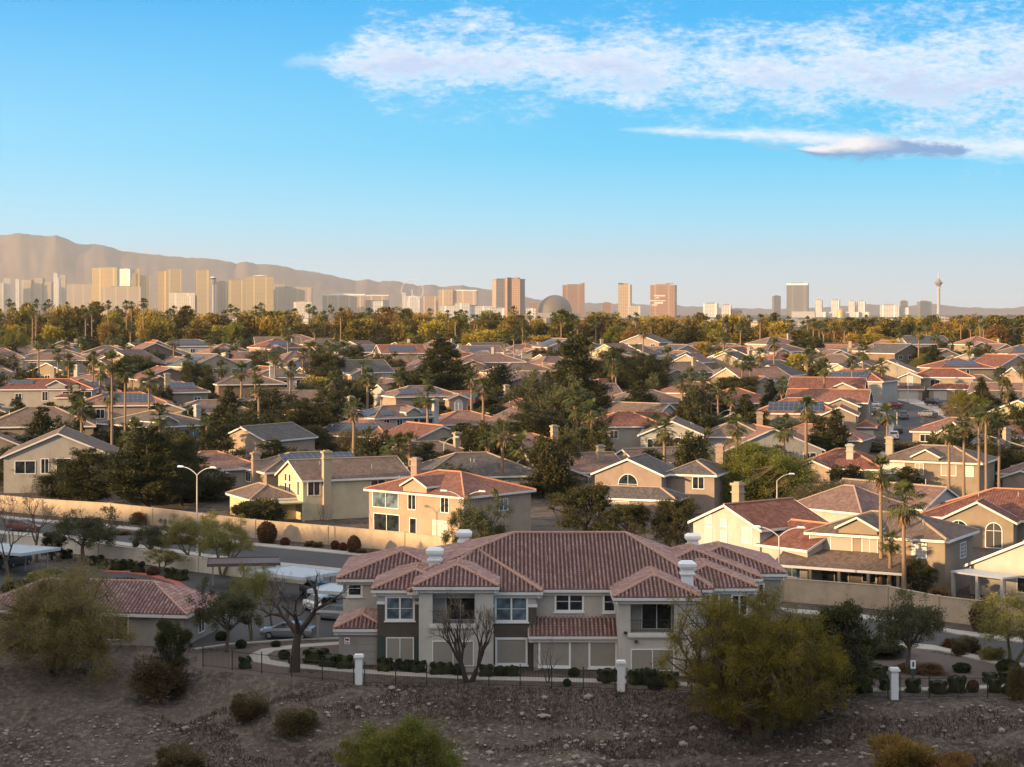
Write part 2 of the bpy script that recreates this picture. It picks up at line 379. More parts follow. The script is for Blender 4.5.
def build_world():
    w=bpy.data.worlds.new('World'); SC.world=w; w.use_nodes=True; nt=w.node_tree
    bg=nt.nodes['Background']
    sky=nd(nt,'ShaderNodeTexSky',sky_type='NISHITA',sun_disc=False,sun_elevation=R(SUN_EL),sun_rotation=math.atan2(SX,SY),altitude=600,air_density=1.0,dust_density=.4,ozone_density=3.0)
    d=nd(nt,'ShaderNodeTexCoord').outputs['Generated']; sp=nd(nt,'ShaderNodeSeparateXYZ',{0:d})
    X,Y,Z=sp.outputs
    ysafe=math_(nt,'MAXIMUM',Y,.02)
    az=math_(nt,'DIVIDE',X,ysafe); el=math_(nt,'DIVIDE',Z,ysafe)
    hs=nd(nt,'ShaderNodeHueSaturation',{'Color':sky.outputs[0],'Hue':SKY_HUE,'Saturation':SKY_SAT,'Value':SKY_VAL}).outputs[0]
    def cloud(cpts,hpts,scale,stretch,seed,amp,lo,hi,g0=1.5,g1=6.0):
        """a bank of cloud along a line in the sky: cpts = height over azimuth, hpts = half depth, both in the lens's pixels from the horizon and the middle"""
        t=math_(nt,'MULTIPLY_ADD',az,F/1600,.5)       # azimuth -800..800 px -> 0..1
        f=lambda P,s: math_(nt,'MULTIPLY',ramp(nt,t,[((x-512+800)/1600,v/s) for x,v in P],'EASE'),s)
        c=f(cpts,400.0); h=f(hpts,100.0)
        e=math_(nt,'MULTIPLY',el,F)
        off=math_(nt,'DIVIDE',math_(nt,'SUBTRACT',e,c),math_(nt,'MAXIMUM',h,.5))
        msk=math_(nt,'SUBTRACT',1.0,math_(nt,'ABSOLUTE',off))
        vec=nd(nt,'ShaderNodeCombineXYZ',{0:math_(nt,'MULTIPLY',az,F/100),1:math_(nt,'MULTIPLY',el,F/100*stretch),2:seed}).outputs[0]
        nz=noise_(nt,vec,scale,12,.68); nz2=noise_(nt,vec,scale*7,9,.7)
        nn=math_(nt,'ADD',math_(nt,'MULTIPLY',nz,.60),math_(nt,'MULTIPLY',nz2,.40))
        dens=math_(nt,'ADD',msk,math_(nt,'MULTIPLY',math_(nt,'SUBTRACT',nn,.5),amp))
        r=nd(nt,'ShaderNodeMapRange',{'Value':dens,'From Min':lo,'From Max':hi},interpolation_type='SMOOTHSTEP')
        gate=nd(nt,'ShaderNodeMapRange',{'Value':h,'From Min':g0,'From Max':g1}).outputs[0]
        front=math_(nt,'GREATER_THAN',Y,.05)
        return math_(nt,'MULTIPLY',math_(nt,'MULTIPLY',r.outputs[0],gate),front),off,nz,nz2,dens
    up=math_(nt,'MAXIMUM',Z,0.0)
    grad=ramp(nt,math_(nt,'POWER',up,.5),[(.0,(3.6,3.7,3.8)),(.10,(3.3,3.7,4.1)),(.15,(2.6,3.7,4.5)),(.22,(1.1,3.3,4.6)),(.29,(.2,2.55,4.2)),(.40,(.0,1.8,3.8)),(.52,(.6,1.7,3.0)),(.7,(3.1,3.25,3.75)),(1.0,(3.3,3.4,3.75))])
    toward=math_(nt,'ADD',math_(nt,'MULTIPLY',X,SX),math_(nt,'MULTIPLY',Y,SY))      # the sky warms towards the low sun
    wfac=nd(nt,'ShaderNodeMapRange',{'Value':toward,'From Min':-.15,'From Max':.6},interpolation_type='SMOOTHSTEP').outputs[0]
    grad=mix(nt,math_(nt,'MULTIPLY',wfac,.75),grad,(4.8,4.5,4.2))
    pale=nd(nt,'ShaderNodeMapRange',{'Value':az,'From Min':.15,'From Max':-.42,'To Max':.34},interpolation_type='SMOOTHSTEP').outputs[0]
    pale=math_(nt,'MULTIPLY',pale,ramp(nt,up,[(0,1),(.09,1),(.16,.15),(.3,0)]))
    grad=mix(nt,pale,grad,(2.6,4.0,4.7))
    col=mix(nt,.94,hs,grad)
    white=(.86*CL,.90*CL,.97*CL); grey=(.47*CL,.58*CL,.82*CL)
    # long streaked bank across the upper sky
    a,off,nz,nz2,dn=cloud([(250,246),(320,252),(450,252),(600,246),(800,240),(1024,243),(1250,250)],[(250,0),(312,7),(380,34),(450,38),(600,35),(720,38),(850,46),(1024,60),(1250,70)],1.3,2.6,.7,6.6,-.5,1.45,3.0,12.0)
    sh=math_(nt,'MULTIPLY',ramp(nt,math_(nt,'MULTIPLY_ADD',off,.5,.5),[(.0,.15),(.3,.9),(.5,1),(.75,.15)]),ramp(nt,nz,[(.4,0),(.6,1)]))
    sh=math_(nt,'MULTIPLY',sh,ramp(nt,dn,[(.3,0),(1,.9)]))
    col=mix(nt,math_(nt,'MULTIPLY',a,.95),col,mix(nt,sh,white,grey))
    # lower thin bank
    a,off,nz,nz2,dn=cloud([(600,183),(640,182),(760,177),(900,168),(1024,165),(1250,150)],[(600,0),(640,4),(700,8),(820,10),(950,15),(1024,16),(1250,20)],1.3,3.2,5.2,3.4,-.2,1.2)
    col=mix(nt,math_(nt,'MULTIPLY',a,.85),col,white)
    # small dark lens cloud with a lit rim in front of it
    a,off,nz,nz2,dn=cloud([(790,163),(820,161),(870,165),(965,161),(1000,160)],[(785,0),(812,6),(840,12),(862,17),(885,14),(910,10),(950,9),(985,0)],2.4,2.2,9.1,3.4,-.1,.7)
    side=nd(nt,'ShaderNodeMapRange',{'Value':math_(nt,'MULTIPLY_ADD',az,F,512.0),'From Min':905.0,'From Max':862.0}).outputs[0]
    lit=math_(nt,'MULTIPLY',ramp(nt,math_(nt,'ADD',math_(nt,'MULTIPLY_ADD',off,.5,.5),math_(nt,'MULTIPLY',math_(nt,'SUBTRACT',nz,.5),.6)),[(.32,0),(.55,1)]),side)
    col=mix(nt,math_(nt,'MULTIPLY',a,.95),col,mix(nt,lit,(.13*CL,.32*CL,.62*CL),(.92*CL,.86*CL,.86*CL)))
    a,off,nz,nz2,dn=cloud([(740,166),(760,165),(790,163),(800,162)],[(740,0),(765,4),(785,4),(800,0)],2.5,2.6,3.3,1.8,0,.9)
    col=mix(nt,math_(nt,'MULTIPLY',a,.5),col,(.42*CL,.47*CL,.62*CL))
    # low veil over the far range
    a,off,nz,nz2,dn=cloud([(60,64),(130,62),(190,56),(260,54),(330,52)],[(60,0),(120,6),(190,4),(250,3),(330,0)],.8,3,2.2,1.6,0,1.2)
    col=mix(nt,math_(nt,'MULTIPLY',a,.5),col,(.66*CL,.70*CL,.74*CL))
    nt.links.new(col,bg.inputs['Color']); bg.inputs['Strength'].default_value=SKY_STR
SKY_HUE,SKY_SAT,SKY_VAL,SKY_STR,CL=.485,1.2,.66,.11,4.5
build_world()
vs_=SC.view_settings; vs_.view_transform='Standard'; vs_.look='None'; vs_.gamma=1; vs_.use_curve_mapping=False; vs_.exposure=1.3
SC.render.engine='CYCLES'; SC.cycles.use_denoising=True; SC.cycles.max_bounces=6; SC.cycles.diffuse_bounces=3; SC.cycles.transparent_max_bounces=4; SC.cycles.volume_bounces=0
# air
hz=MB(); hz.box(-20400,20400,-900,22500,-60,655)
def haze_mat():
    m=bpy.data.materials.new('pale_air'); m.use_nodes=True; nt=m.node_tree; nt.nodes.remove(nt.nodes['Principled BSDF'])
    v=nd(nt,'ShaderNodeVolumePrincipled',{'Color':(1.0,.93,.82,1),'Density':3.9e-5,'Anisotropy':.42}); nt.links.new(v.outputs[0],nt.nodes['Material Output'].inputs['Volume']); return m
ho=part('haze',hz,haze_mat(),None); tag(ho,'pale dusty air that veils the far towers and mountains','haze',kind='stuff')
# ------------------------------------------------------------------ roofs, windows, houses
_cache={}
def cached(key, fn):
    if key not in _cache: _cache[key]=fn()
    return _cache[key]

def win_meshes(w,h,style):
    """frame and pane, built round the middle of the sill, wall plane at y=0, outside at -y"""
    def mk():
        fr=MB(); pa=MB(); ap=style in('apt','aptone'); t=.17 if ap else .09; o=.09 if ap else .07
        if style=='arch':
            n=10; r=w/2; hz=max(.02,h-r)
            outl=[(-r,0),(r,0),(r,hz)]+[(r*math.cos(math.pi*k/n),hz+r*math.sin(math.pi*k/n)) for k in range(1,n)]+[(-r,hz)]
            outer=[(-r-t,-t),(r+t,-t),(r+t,hz)]+[((r+t)*math.cos(math.pi*k/n),hz+(r+t)*math.sin(math.pi*k/n)) for k in range(1,n)]+[(-r-t,hz)]
            N=len(outl); vs=[(x,-o,z) for x,z in outl]+[(x,-o,z) for x,z in outer]+[(x,.02,z) for x,z in outer]
            fs=[(k,(k+1)%N,N+(k+1)%N,N+k) for k in range(N)]+[(N+k,N+(k+1)%N,2*N+(k+1)%N,2*N+k) for k in range(N)]
            fr.add(vs,fs); fr.box(-.025,.025,-o+.004,.0,0,h-.03); fr.box(-r+.01,r-.01,-o+.007,.0,hz-.025,hz+.025)
            pa.add([(x,-.028,z) for x,z in outl],[tuple(range(N))])
        else:
            fr.box(-w/2-t,-w/2,-o,.02,-t,h+t); fr.box(w/2,w/2+t,-o,.02,-t,h+t)
            fr.box(-w/2,w/2,-o,.02,-t,0); fr.box(-w/2,w/2,-o,.02,h,h+t)
            if style in('plain','apt','blind','door') and w>1.0: q_=.035 if style!='apt' else .07; fr.box(-q_,q_,-o+.006,.0,0,h)
            if style in('apt','aptone'):
                fr.box(-w/2-t-.08,w/2+t+.08,-o-.05,.02,-t-.1,-t-.002)
                for s in ((-1,1) if style=='apt' else ()):
                    fr.box(min(0,s*w/2)+.04,max(0,s*w/2)-.04,-o+.012,.0,h/2-.02,h/2+.02)
            if style=='grid':
                for k in range(1,4): fr.box(-w/2+w*k/4-.02,-w/2+w*k/4+.02,-o+.006,.0,0,h)
                for k in range(1,4): fr.box(-w/2,w/2,-o+.01,.0,h*k/4-.02,h*k/4+.02)
            pa.add([(-w/2,-.028,0),(w/2,-.028,0),(w/2,-.028,h),(-w/2,-.028,h)],[(0,1,2,3)])
        return fr,pa
    return mk()
def window(parent, Mx, w, h, style='plain', pane='glass', frame='white'):
    w=round(w,1); h=round(h,1)
    def mk():
        fr,pa=win_meshes(w,h,style); return fr.mesh('window',M[frame]),pa.mesh('pane',M[pane])
    a,b=cached(('win',w,h,style,pane,frame),mk)
    o=link('window',a,parent,Mx); link('pane',b,o); return o

class Blk:
    def __init__(s,x0,x1,y0,y1,h,roof='hip',pitch=.36,ov=.5,z0=-1.8,wall=None,inset=None,axis=None,base=0.0):
        s.x0,s.x1,s.y0,s.y1,s.h,s.roof,s.pitch,s.ov,s.z0,s.wall,s.inset,s.axis=x0,x1,y0,y1,h,roof,pitch,ov,z0,wall,inset,axis
    def face(s,f,u,z,out=0.0):
        cx=(s.x0+s.x1)/2; cy=(s.y0+s.y1)/2
        if f=='f': return Matrix.Translation((cx+u,s.y0-out,z))
        if f=='b': return Matrix.Translation((cx-u,s.y1+out,z))@Matrix.Rotation(math.pi,4,'Z')
        if f=='l': return Matrix.Translation((s.x0-out,cy-u,z))@Matrix.Rotation(-math.pi/2,4,'Z')
        if f=='r': return Matrix.Translation((s.x1+out,cy+u,z))@Matrix.Rotation(math.pi/2,4,'Z')
    def length(s,f): return (s.x1-s.x0) if f in 'fb' else (s.y1-s.y0)
    def planes(s):
        ov=s.ov; rk=.35; p=s.pitch
        x0,x1,y0,y1=s.x0-ov,s.x1+ov,s.y0-ov,s.y1+ov
        k=s.roof
        if k=='gx': x0,x1=s.x0-rk,s.x1+rk
        if k=='gy': y0,y1=s.y0-rk,s.y1+rk
        ze=s.h-ov*p
        W,D=x1-x0,y1-y0
        A,B,Cc,Dd=Vector((x0,y0,ze)),Vector((x1,y0,ze)),Vector((x1,y1,ze)),Vector((x0,y1,ze))
        pl={}; caps=[]; eaves=[]
        if k=='hip':
            along=(s.axis or ('x' if W>=D else 'y'))
            if along=='x':
                i0,i1=s.inset or (D/2,D/2); zr=ze+D/2*p; ym=(y0+y1)/2
                if i0+i1>W: i0=i1=W/2
                P,Q=Vector((x0+i0,ym,zr)),Vector((x1-i1,ym,zr))
                pl=dict(f=[A,B,Q,P],b=[Cc,Dd,P,Q],l=[Dd,A,P],r=[B,Cc,Q]); caps=[(A,P),(Dd,P),(B,Q),(Cc,Q)]+([(P,Q)] if (P-Q).length>.2 else [])
            else:
                i0,i1=s.inset or (W/2,W/2); zr=ze+W/2*p; xm=(x0+x1)/2
                if i0+i1>D: i0=i1=D/2
                P,Q=Vector((xm,y0+i0,zr)),Vector((xm,y1-i1,zr))
                pl=dict(f=[A,B,P],b=[Cc,Dd,Q],l=[Dd,A,P,Q],r=[B,Cc,Q,P]); caps=[(A,P),(B,P),(Cc,Q),(Dd,Q)]+([(P,Q)] if (P-Q).length>.2 else [])
            eaves=[(A,B),(B,Cc),(Cc,Dd),(Dd,A)]
        elif k=='gx':
            zr=ze+D/2*p; ym=(y0+y1)/2; P,Q=Vector((x0,ym,zr)),Vector((x1,ym,zr))
            pl=dict(f=[A,B,Q,P],b=[Cc,Dd,P,Q]); caps=[(P,Q)]; eaves=[(A,B),(Cc,Dd),(B,Q),(Q,Cc),(Dd,P),(P,A)]
        elif k=='gy':
            zr=ze+W/2*p; xm=(x0+x1)/2; P,Q=Vector((xm,y0,zr)),Vector((xm,y1,zr))
            pl=dict(l=[Dd,A,P,Q],r=[B,Cc,Q,P]); caps=[(P,Q)]; eaves=[(Dd,A),(B,Cc),(A,P),(P,B),(Cc,Q),(Q,Dd)]
        elif k=='shed':
            y1=s.y1; zt=ze+(y1-y0)*p; Cc=Vector((x1,y1,zt)); Dd=Vector((x0,y1,zt))
            pl=dict(f=[A,B,Cc,Dd]); eaves=[(A,B),(B,Cc),(Dd,A)]
        elif k=='flat':
            pl=dict(f=[A,B,Cc,Dd]); eaves=[(A,B),(B,Cc),(Cc,Dd),(Dd,A)]
        s.pl=pl; return pl,caps,eaves
    def gables(s):
        p=s.pitch
        if s.roof=='gx': 
            zz=s.h+(s.y1-s.y0)/2*p-.02; ym=(s.y0+s.y1)/2
            return [[(s.x0,s.y1,s.h),(s.x0,s.y0,s.h),(s.x0,ym,zz)],[(s.x1,s.y0,s.h),(s.x1,s.y1,s.h),(s.x1,ym,zz)]]
        if s.roof=='gy':
            zz=s.h+(s.x1-s.x0)/2*p-.02; xm=(s.x0+s.x1)/2
            return [[(s.x0,s.y0,s.h),(s.x1,s.y0,s.h),(xm,s.y0,zz)],[(s.x1,s.y1,s.h),(s.x0,s.y1,s.h),(xm,s.y1,zz)]]
        if s.roof=='shed':
            zz=s.h+(s.y1-s.y0)*p
            return [[(s.x0,s.y1,s.h),(s.x0,s.y0,s.h),(s.x0,s.y1,zz)],[(s.x1,s.y0,s.h),(s.x1,s.y1,s.h),(s.x1,s.y1,zz)]]
        return []
    def walls(s,mb):
        x0,x1,y0,y1=s.x0,s.x1,s.y0,s.y1
        h=s.h-.02
        mb.add([(x0,y0,s.z0),(x1,y0,s.z0),(x1,y1,s.z0),(x0,y1,s.z0),(x0,y0,h),(x1,y0,h),(x1,y1,h),(x0,y1,h)],
               [(0,1,5,4),(1,2,6,5),(2,3,7,6),(3,0,4,7)])
        for g in s.gables():
            g=[(a,b,c-.02) for a,b,c in g]; mb.add(g,[(0,1,2)])

def plane_frame(poly):
    O=poly[0]; u=(poly[1]-poly[0]).normalized(); n=u.cross(poly[-1]-poly[0]).normalized()
    if n.z<0: n=-n
    v=n.cross(u).normalized()
    return O,u,v,n
def roof_mesh(mb, poly, t=.2):
    O,u,v,n=plane_frame(poly); k=len(poly)
    uv=[((p-O).dot(u)+40,(p-O).dot(v)) for p in poly]
    lo=[p-Vector((0,0,t)) for p in poly]
    fs=[tuple(range(k)),tuple(reversed(range(k,2*k)))]+[(i,k+i,k+(i+1)%k,(i+1)%k) for i in range(k)]
    uvs=[uv,list(reversed(uv))]+[[(0,0)]*4 for i in range(k)]
    mb.add(list(poly)+lo,fs,uvs)
def board(mb, P, Q, drop, out, t=.05):
    """a fascia board hanging from the edge P-Q, outside normal out"""
    o=out*t; d=Vector((0,0,-drop)); e=out*.003; up=Vector((0,0,.025))
    vs=[P+e+up,Q+e+up,Q+e+d,P+e+d,P+o+up,Q+o+up,Q+o+d,P+o+d]
    mb.add(vs,[(0,1,2,3),(7,6,5,4),(4,5,1,0),(3,2,6,7),(0,3,7,4),(1,5,6,2)])
def barrel_tiles(mb, poly, tw=.34, th=.40, r=.12, m=0):
    """real half-round tiles over one roof plane, row by row"""
    O,u,v,n=plane_frame(poly)
    P2=[((p-O).dot(u),(p-O).dot(v)) for p in poly]
    lo=min(a for a,b in P2); hi=max(a for a,b in P2)
    def span(x):
        ys=[]
        for (a,b),(c,d) in zip(P2,P2[1:]+P2[:1]):
            if (a-x)*(c-x)<=0 and abs(a-c)>1e-6: ys.append(b+(d-b)*(x-a)/(c-a))
        return (min(ys),max(ys)) if len(ys)>=2 else None
    i0=math.floor(lo/tw); 
    prof=[(0.02,-.02),(.12,.11),(.28,.17),(.44,.11),(.54,-.02),(.58,-.03),(.98,-.03)]
    for i in range(i0,int(hi/tw)+1):
        xc=(i+.5)*tw; s=span(xc)
        if not s: continue
        v0,v1=s; rows=range(int(v0/th),int(v1/th)+1)
        for rrow in rows:
            a=max(v0,rrow*th); b=min(v1,(rrow+1)*th+.05)
            if b-a<.06: continue
            vs=[]; uvs=[]
            for vv,lift in ((a,.10),(b,.025)):
                for (px_,hh) in prof: vs.append(O+u*((i+px_)*tw)+v*vv+n*(hh*1.0+lift))
            k=len(prof)
            fs=[(q,q+1,k+q+1,k+q) for q in range(k-1)]+[tuple(reversed(range(5)))]
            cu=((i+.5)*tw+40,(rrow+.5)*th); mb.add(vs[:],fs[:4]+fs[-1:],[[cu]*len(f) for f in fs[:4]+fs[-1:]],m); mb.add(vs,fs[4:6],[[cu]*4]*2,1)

def solar_array(parent, blk, plane, u0,u1,v0,v1):
    poly=blk.pl[plane]; O,u,v,n=plane_frame(poly); L=(poly[1]-poly[0]).length
    V=max((p-O).dot(v) for p in poly)
    a0,a1,b0,b1=u0*L,u1*L,v0*V,v1*V
    mb=MB(); q=[O+u*a+v*b+n*.16 for a,b in ((a0,b0),(a1,b0),(a1,b1),(a0,b1))]; lo=[p-n*.06 for p in q]
    mb.add(q+lo,[(0,1,2,3),(0,4,5,1),(1,5,6,2),(2,6,7,3),(3,7,4,0)],[[(0,0),(a1-a0,0),(a1-a0,b1-b0),(0,b1-b0)]]+[[(0,0)]*4]*4)
    return part('solar_panel',mb,M['solar'],parent)
def chimney_mb(x,y,z0,z1,w=1.1,d=.9,cap=True):
    mb=MB(); mb.box(x-w/2,x+w/2,y-d/2,y+d/2,z0,z1)
    if cap:
        mb.box(x-w/2-.12,x+w/2+.12,y-d/2-.12,y+d/2+.12,z1-.85,z1-.7)
        mb.box(x-w/2-.16,x+w/2+.16,y-d/2-.16,y+d/2+.16,z1,z1+.28)
        mb.box(x-w/2+.15,x+w/2-.15,y-d/2+.15,y+d/2-.15,z1+.28,z1+.42)
    return mb

EAVE={1:3.0,2:5.8}
def house(px,py,st,w,d,yaw,roof,rc,wc,label,cat='house',group='houses of the suburb',pitch=.36,anchor='c',wings=(),dorm=(),chim=(),solar=(),win=None,garage=(),
          trim='trim',eave=None,detail=True,name='suburban_house',capm=None,patio=(),side=True,Y=None,inset=None,axis=None,vents=0,ov=.5,chimw='cream'):
    h=eave or EAVE[st]; yw=R(yaw)
    P=at(px,py,h-.15) if Y is None else far(px,Y)
    lx={'c':0,'l':-w/2,'r':w/2}[anchor]; c,s=math.cos(yw),math.sin(yw)
    off=Vector((lx*c+d/2*s, lx*s-d/2*c,0))
    ctr=Vector((P.x,P.y,0))-off; gz=terrain(ctr.x,ctr.y,False)
    gz=P.z if Y is None else gz
    t=thing(name,label,cat,(ctr.x,ctr.y,gz),yw,group)
    blks=[Blk(-w/2,w/2,-d/2,d/2,h,roof,pitch,ov,inset=inset,axis=axis)]
    for wg in wings:
        kw=dict(wg[6]) if len(wg)>6 else {}
        blks.append(Blk(*wg[:5],wg[5],kw.pop('pitch',pitch),kw.pop('ov',.5),**kw))
    wm=MB(); rm=MB(); cms=[]; fm=MB()
    for b in blks:
        b.walls(wm); pl,caps,eaves=b.planes()
        for poly in pl.values():
            roof_mesh(rm,poly)
            if rc=='apt': barrel_tiles(rm,poly)
        cc=Vector(((b.x0+b.x1)/2,(b.y0+b.y1)/2,0))
        cm=MB(); cms.append(cm)
        for a,q in caps:
            dz=Vector((0,0,.05)); cm.tube([a+dz,q+dz],[.13,.13],5)
        for a,q in eaves:
            e=(q-a); e.z=0; o=Vector((e.y,-e.x,0)).normalized()
            mdp=(a+q)/2-cc; mdp.z=0
            if o.dot(mdp)<0: o=-o
            board(fm,a,q,.24,o)
    for (bi,x,dw,zz) in dorm:                              # small gable let into the front slope
        b=blks[bi]; hh=b.h+zz; D=Blk(x-dw/2,x+dw/2,b.y0-.12,b.y0+dw*1.6+zz/pitch,hh,'gy',.5,.3,z0=b.h-.4)
        D.walls(wm); pl,caps,eaves=D.planes()
        for poly in pl.values(): roof_mesh(rm,poly,.16)
        cc=Vector((x,D.y0+1,0))
        for a,q in eaves[:4]:
            e=(q-a); e.z=0
            o=Vector((e.y,-e.x,0)).normalized(); md=(a+q)/2-cc; md.z=0
            if o.dot(md)<0: o=-o
            board(fm,a,q,.2,o)
        blks.append(D)
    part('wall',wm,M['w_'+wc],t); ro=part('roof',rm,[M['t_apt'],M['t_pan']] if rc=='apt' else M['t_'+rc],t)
    for cm in cms: part('ridge_cap',cm,M[capm or {'terra':'cap_terra','red':'cap_terra','salmon':'cap_terra'}.get(rc,'cap_brown')],ro)
    part('fascia',fm,M[trim],t)
    for (x,y,zz) in chim: part('chimney',chimney_mb(x,y,0 if abs(y)>=d/2-.1 or abs(x)>=w/2-.1 else h*.7,zz),M['w_'+chimw],ro)
    for a in solar: solar_array(ro,blks[a[0]],*a[1:])
    rr=random.Random(label)
    for k in range(vents):
        b=blks[0]; x=rr.uniform(b.x0*.7,b.x1*.7); 
        y=rr.uniform(b.y0*.6,b.y0*.2); z=b.h+(y-b.y0)*pitch
        v=MB(); v.tube([(x,y,z-.2),(x,y,z+.55)],[.07,.07],6); part('vent_pipe',v,M['galv'],ro)
    if win is None:
        win=[]
        b=blks[0]
        for f in ('f',)+(('l','r') if side else ()):
            L=b.length(f); n=max(1,int(L/4.2))
            for lev in range(st):
                for k in range(n):
                    if rr.random()<.2 and n>1: continue
                    ww,hh=rr.choice([(1.2,1.3),(1.8,1.3),(.9,1.4),(2.2,1.4)])
                    win.append((0,f,(k+.5)/n*L-L/2+rr.uniform(-.4,.4),(.9 if lev==0 else 3.65),ww,hh,'plain',rr.choice(['glass','glass','blind'])))
    for a in win:
        b=blks[a[0]]; f,u,z,ww,hh=a[1:6]; stl=a[6] if len(a)>6 else 'plain'; pn=a[7] if len(a)>7 else 'glass'
        if b.roof!='gy' or True: window(t,b.face(f,u,z),ww,hh,stl,pn)
    for (bi,f,u,gw) in garage:
        gb=MB(); gh=2.15
        gb.box(-gw/2-.12,gw/2+.12,-.05,.02,-.3,gh+.12)
        for k in range(4): gb.box(-gw/2,gw/2,-.085,-.05,k*gh/4+.02,(k+1)*gh/4-.02)
        part('garage_door',gb,M['garage'],t,blks[bi].face(f,u,0))
    for (x0,x1,y0,y1,z,mt) in patio:
        pb=MB(); pb.box(x0,x1,y0,y1,z,z+.18); part('patio_cover',pb,M[mt],t)
        n=max(2,int((x1-x0)/3.2)+1)
        for k in range(n):
            px_=x0+.2+(x1-x0-.4)*k/(n-1); q=MB(); q.box(px_-.16,px_+.16,y0+.05,y0+.37,-1.5,z-.002); part('patio_post',q,M['w_'+wc],t)
    return t,blks
# ------------------------------------------------------------------ the houses one can tell apart, near rows first
V=3
house(303,480,2,16,10.5,26,'gx','brown','yellow','yellow two-storey house with a wide stucco chimney on its long wall',anchor='l',pitch=.42,
  wings=[(-8-6.5,-7.9,-2.5,7.5,3.2,'hip')],chim=[(-4.6,-5.45,9.3)],
  win=[(0,'f',-6.4,3.5,1.7,1.9,'plain'),(0,'f',3.2,3.6,2.1,1.6,'plain'),(0,'f',3.2,.5,2.4,2.0,'door'),(0,'l',3.4,3.4,.7,1.9,'slim'),(0,'l',-1.9,3.2,.7,1.5,'slim'),(0,'l',-1.9,5.0,.7,1.0,'slim'),
       (0,'l',-.2,3.2,.7,1.5,'slim'),(0,'l',-.2,5.0,.7,1.0,'slim'),(0,'l',1.0,.4,2.3,2.0,'plain','blind_light'),(1,'f',-.6,1.2,1.3,1.1,'arch')],vents=2,
  patio=[(-15.5,-8.2,-6.6,-2.6,2.5,'w_lime')])
house(464,497,2,17,13,-41,'hip','terra','peach','peach two-storey house with a terracotta hip roof and arched dormer behind the road wall',anchor='r',pitch=.34,
  dorm=[(0,0,4.2,.9)],win=[(0,'f',-5.4,3.4,4.6,2.0,'plain','glass_blue'),(0,'f',-.6,3.5,1.3,1.9),(0,'f',5.2,3.5,1.3,1.9),(0,'f',-5.2,.3,4.6,2.2,'door','glass'),(0,'f',-.4,.2,1.1,2.1,'slim'),(0,'f',4.4,.2,2.4,2.1,'door','blind_light'),
  (0,'f',0,5.75,1.7,1.1,'arch'),(0,'r',1,3.4,1.6,1.4,'plain','glass_blue'),(0,'r',-2,.8,1.6,1.4)],vents=3,chim=[(-7.6,1.5,9.0)],chimw='pink')
house(726,525,2,10,10.5,-50,'gy','red','white','white house with red roof and tall slit windows in its lit gable end',pitch=.42,
  wings=[(4.9,11.5,-5.0,5.5,4.2,'gx',(('pitch',.38),))],chim=[(-5.2,2.2,9.2)],
  win=[(0,'f',-2.6,3.2,.9,2.0,'slim','blind_light'),(0,'f',-2.6,5.7,.9,.8,'slim','blind_light'),(0,'f',-.3,3.4,.8,1.5,'slim','blind_light'),(0,'f',-.3,5.5,.8,.7,'slim','blind_light'),(0,'f',3.2,4,1.3,1.6,'plain','blind_light'),
       (1,'f',1.2,1.0,2.2,2.3,'arch','glass_blue')],vents=2,patio=[(-2,3.5,-11.2,-8.2,2.5,'w_white')])
house(945,540,2,14.6,10,-30,'hip','brown','tan','tan two-storey house with a long covered porch behind the two tall palms',anchor='r',pitch=.36,dorm=[(0,-2.0,4.2,.7)],
  wings=[(-9.4,4.0,-9,-4.98,2.7,'shed',(('pitch',.3),('z0',2.45)))],
  win=[(0,'f',-5,3.4,4.6,2.1,'plain','blind'),(0,'f',-.7,3.5,1.6,1.9,'plain','blind'),(0,'f',4.6,3.7,1.4,1.4,'grid','blind_light'),(0,'r',1.2,3.2,1.9,1.5,'grid','glass_blue'),
       (0,'f',-4.6,.1,3.0,2.1,'door'),(0,'f',1.2,.1,2.2,2.1,'door'),(0,'f',-.8,.8,1.4,1.2)],vents=4,patio=[(-9.2,3.8,-8.9,-8.3,2.22,'w_pale')])
house(1000,519,1,20,16,-24,'hip','red','tan','single-storey house under a big red hip roof with an arched entry',pitch=.36,eave=3.4,
  wings=[(-6.5,2.2,-11.5,-7.9,3.5,'gy',(('pitch',.5),))],win=[(1,'f',-2.3,1.0,2.3,2.2,'arch'),(0,'f',6,.9,2,1.5),(1,'f',2.0,.1,1.9,3.0,'arch','dark')],vents=2)  # entry is a flat pane, its dark colour painting the shade inside the arch
house(1026,572,1,14,11,-52,'gy','brown','white','white house with a pale patio cover above the wall end beside the dry tree',pitch=.42,eave=3.1,win=[(0,'f',0,.9,2,1.4)],patio=[(-6.5,0,-9.2,-6.2,2.5,'carport')])
house(945,506,1,9.5,17,42,'gy','mauve','white','low mauve-roofed house with a blank white gable end behind the tan porch house',pitch=.5,win=[(0,'f',2.5,.8,.5,.8,'slim')],wings=[(-15,-4.6,-6,6,3,'hip')],vents=2)
house(838,468,1,14,12,-18,'hip','red','peach','low red-roofed house with a white chimney beside the fluffy grey-green tree',pitch=.42,chim=[(1.5,-3,6.2)],wings=[(-6.6,-1,-8,-5.5,3,'gy')],chimw='white')
house(980,463,2,15.5,10.5,-26,'hip','brown','tan','tan two-storey house with a small front gable behind the row of palms',anchor='r',pitch=.36,dorm=[(0,-.5,4,.7)],chim=[(-8.3,3,8.4)],
  win=[(0,'f',-5.5,3.6,3.2,1.8,'plain','blind_light'),(0,'f',3,3.6,2.2,1.8,'plain','blind'),(0,'f',-1.5,3.6,1.2,1.6,'plain','blind'),(0,'f',6,3.6,1.4,1.4,'grid','blind_light'),(0,'f',-3,.6,2.4,1.8)])
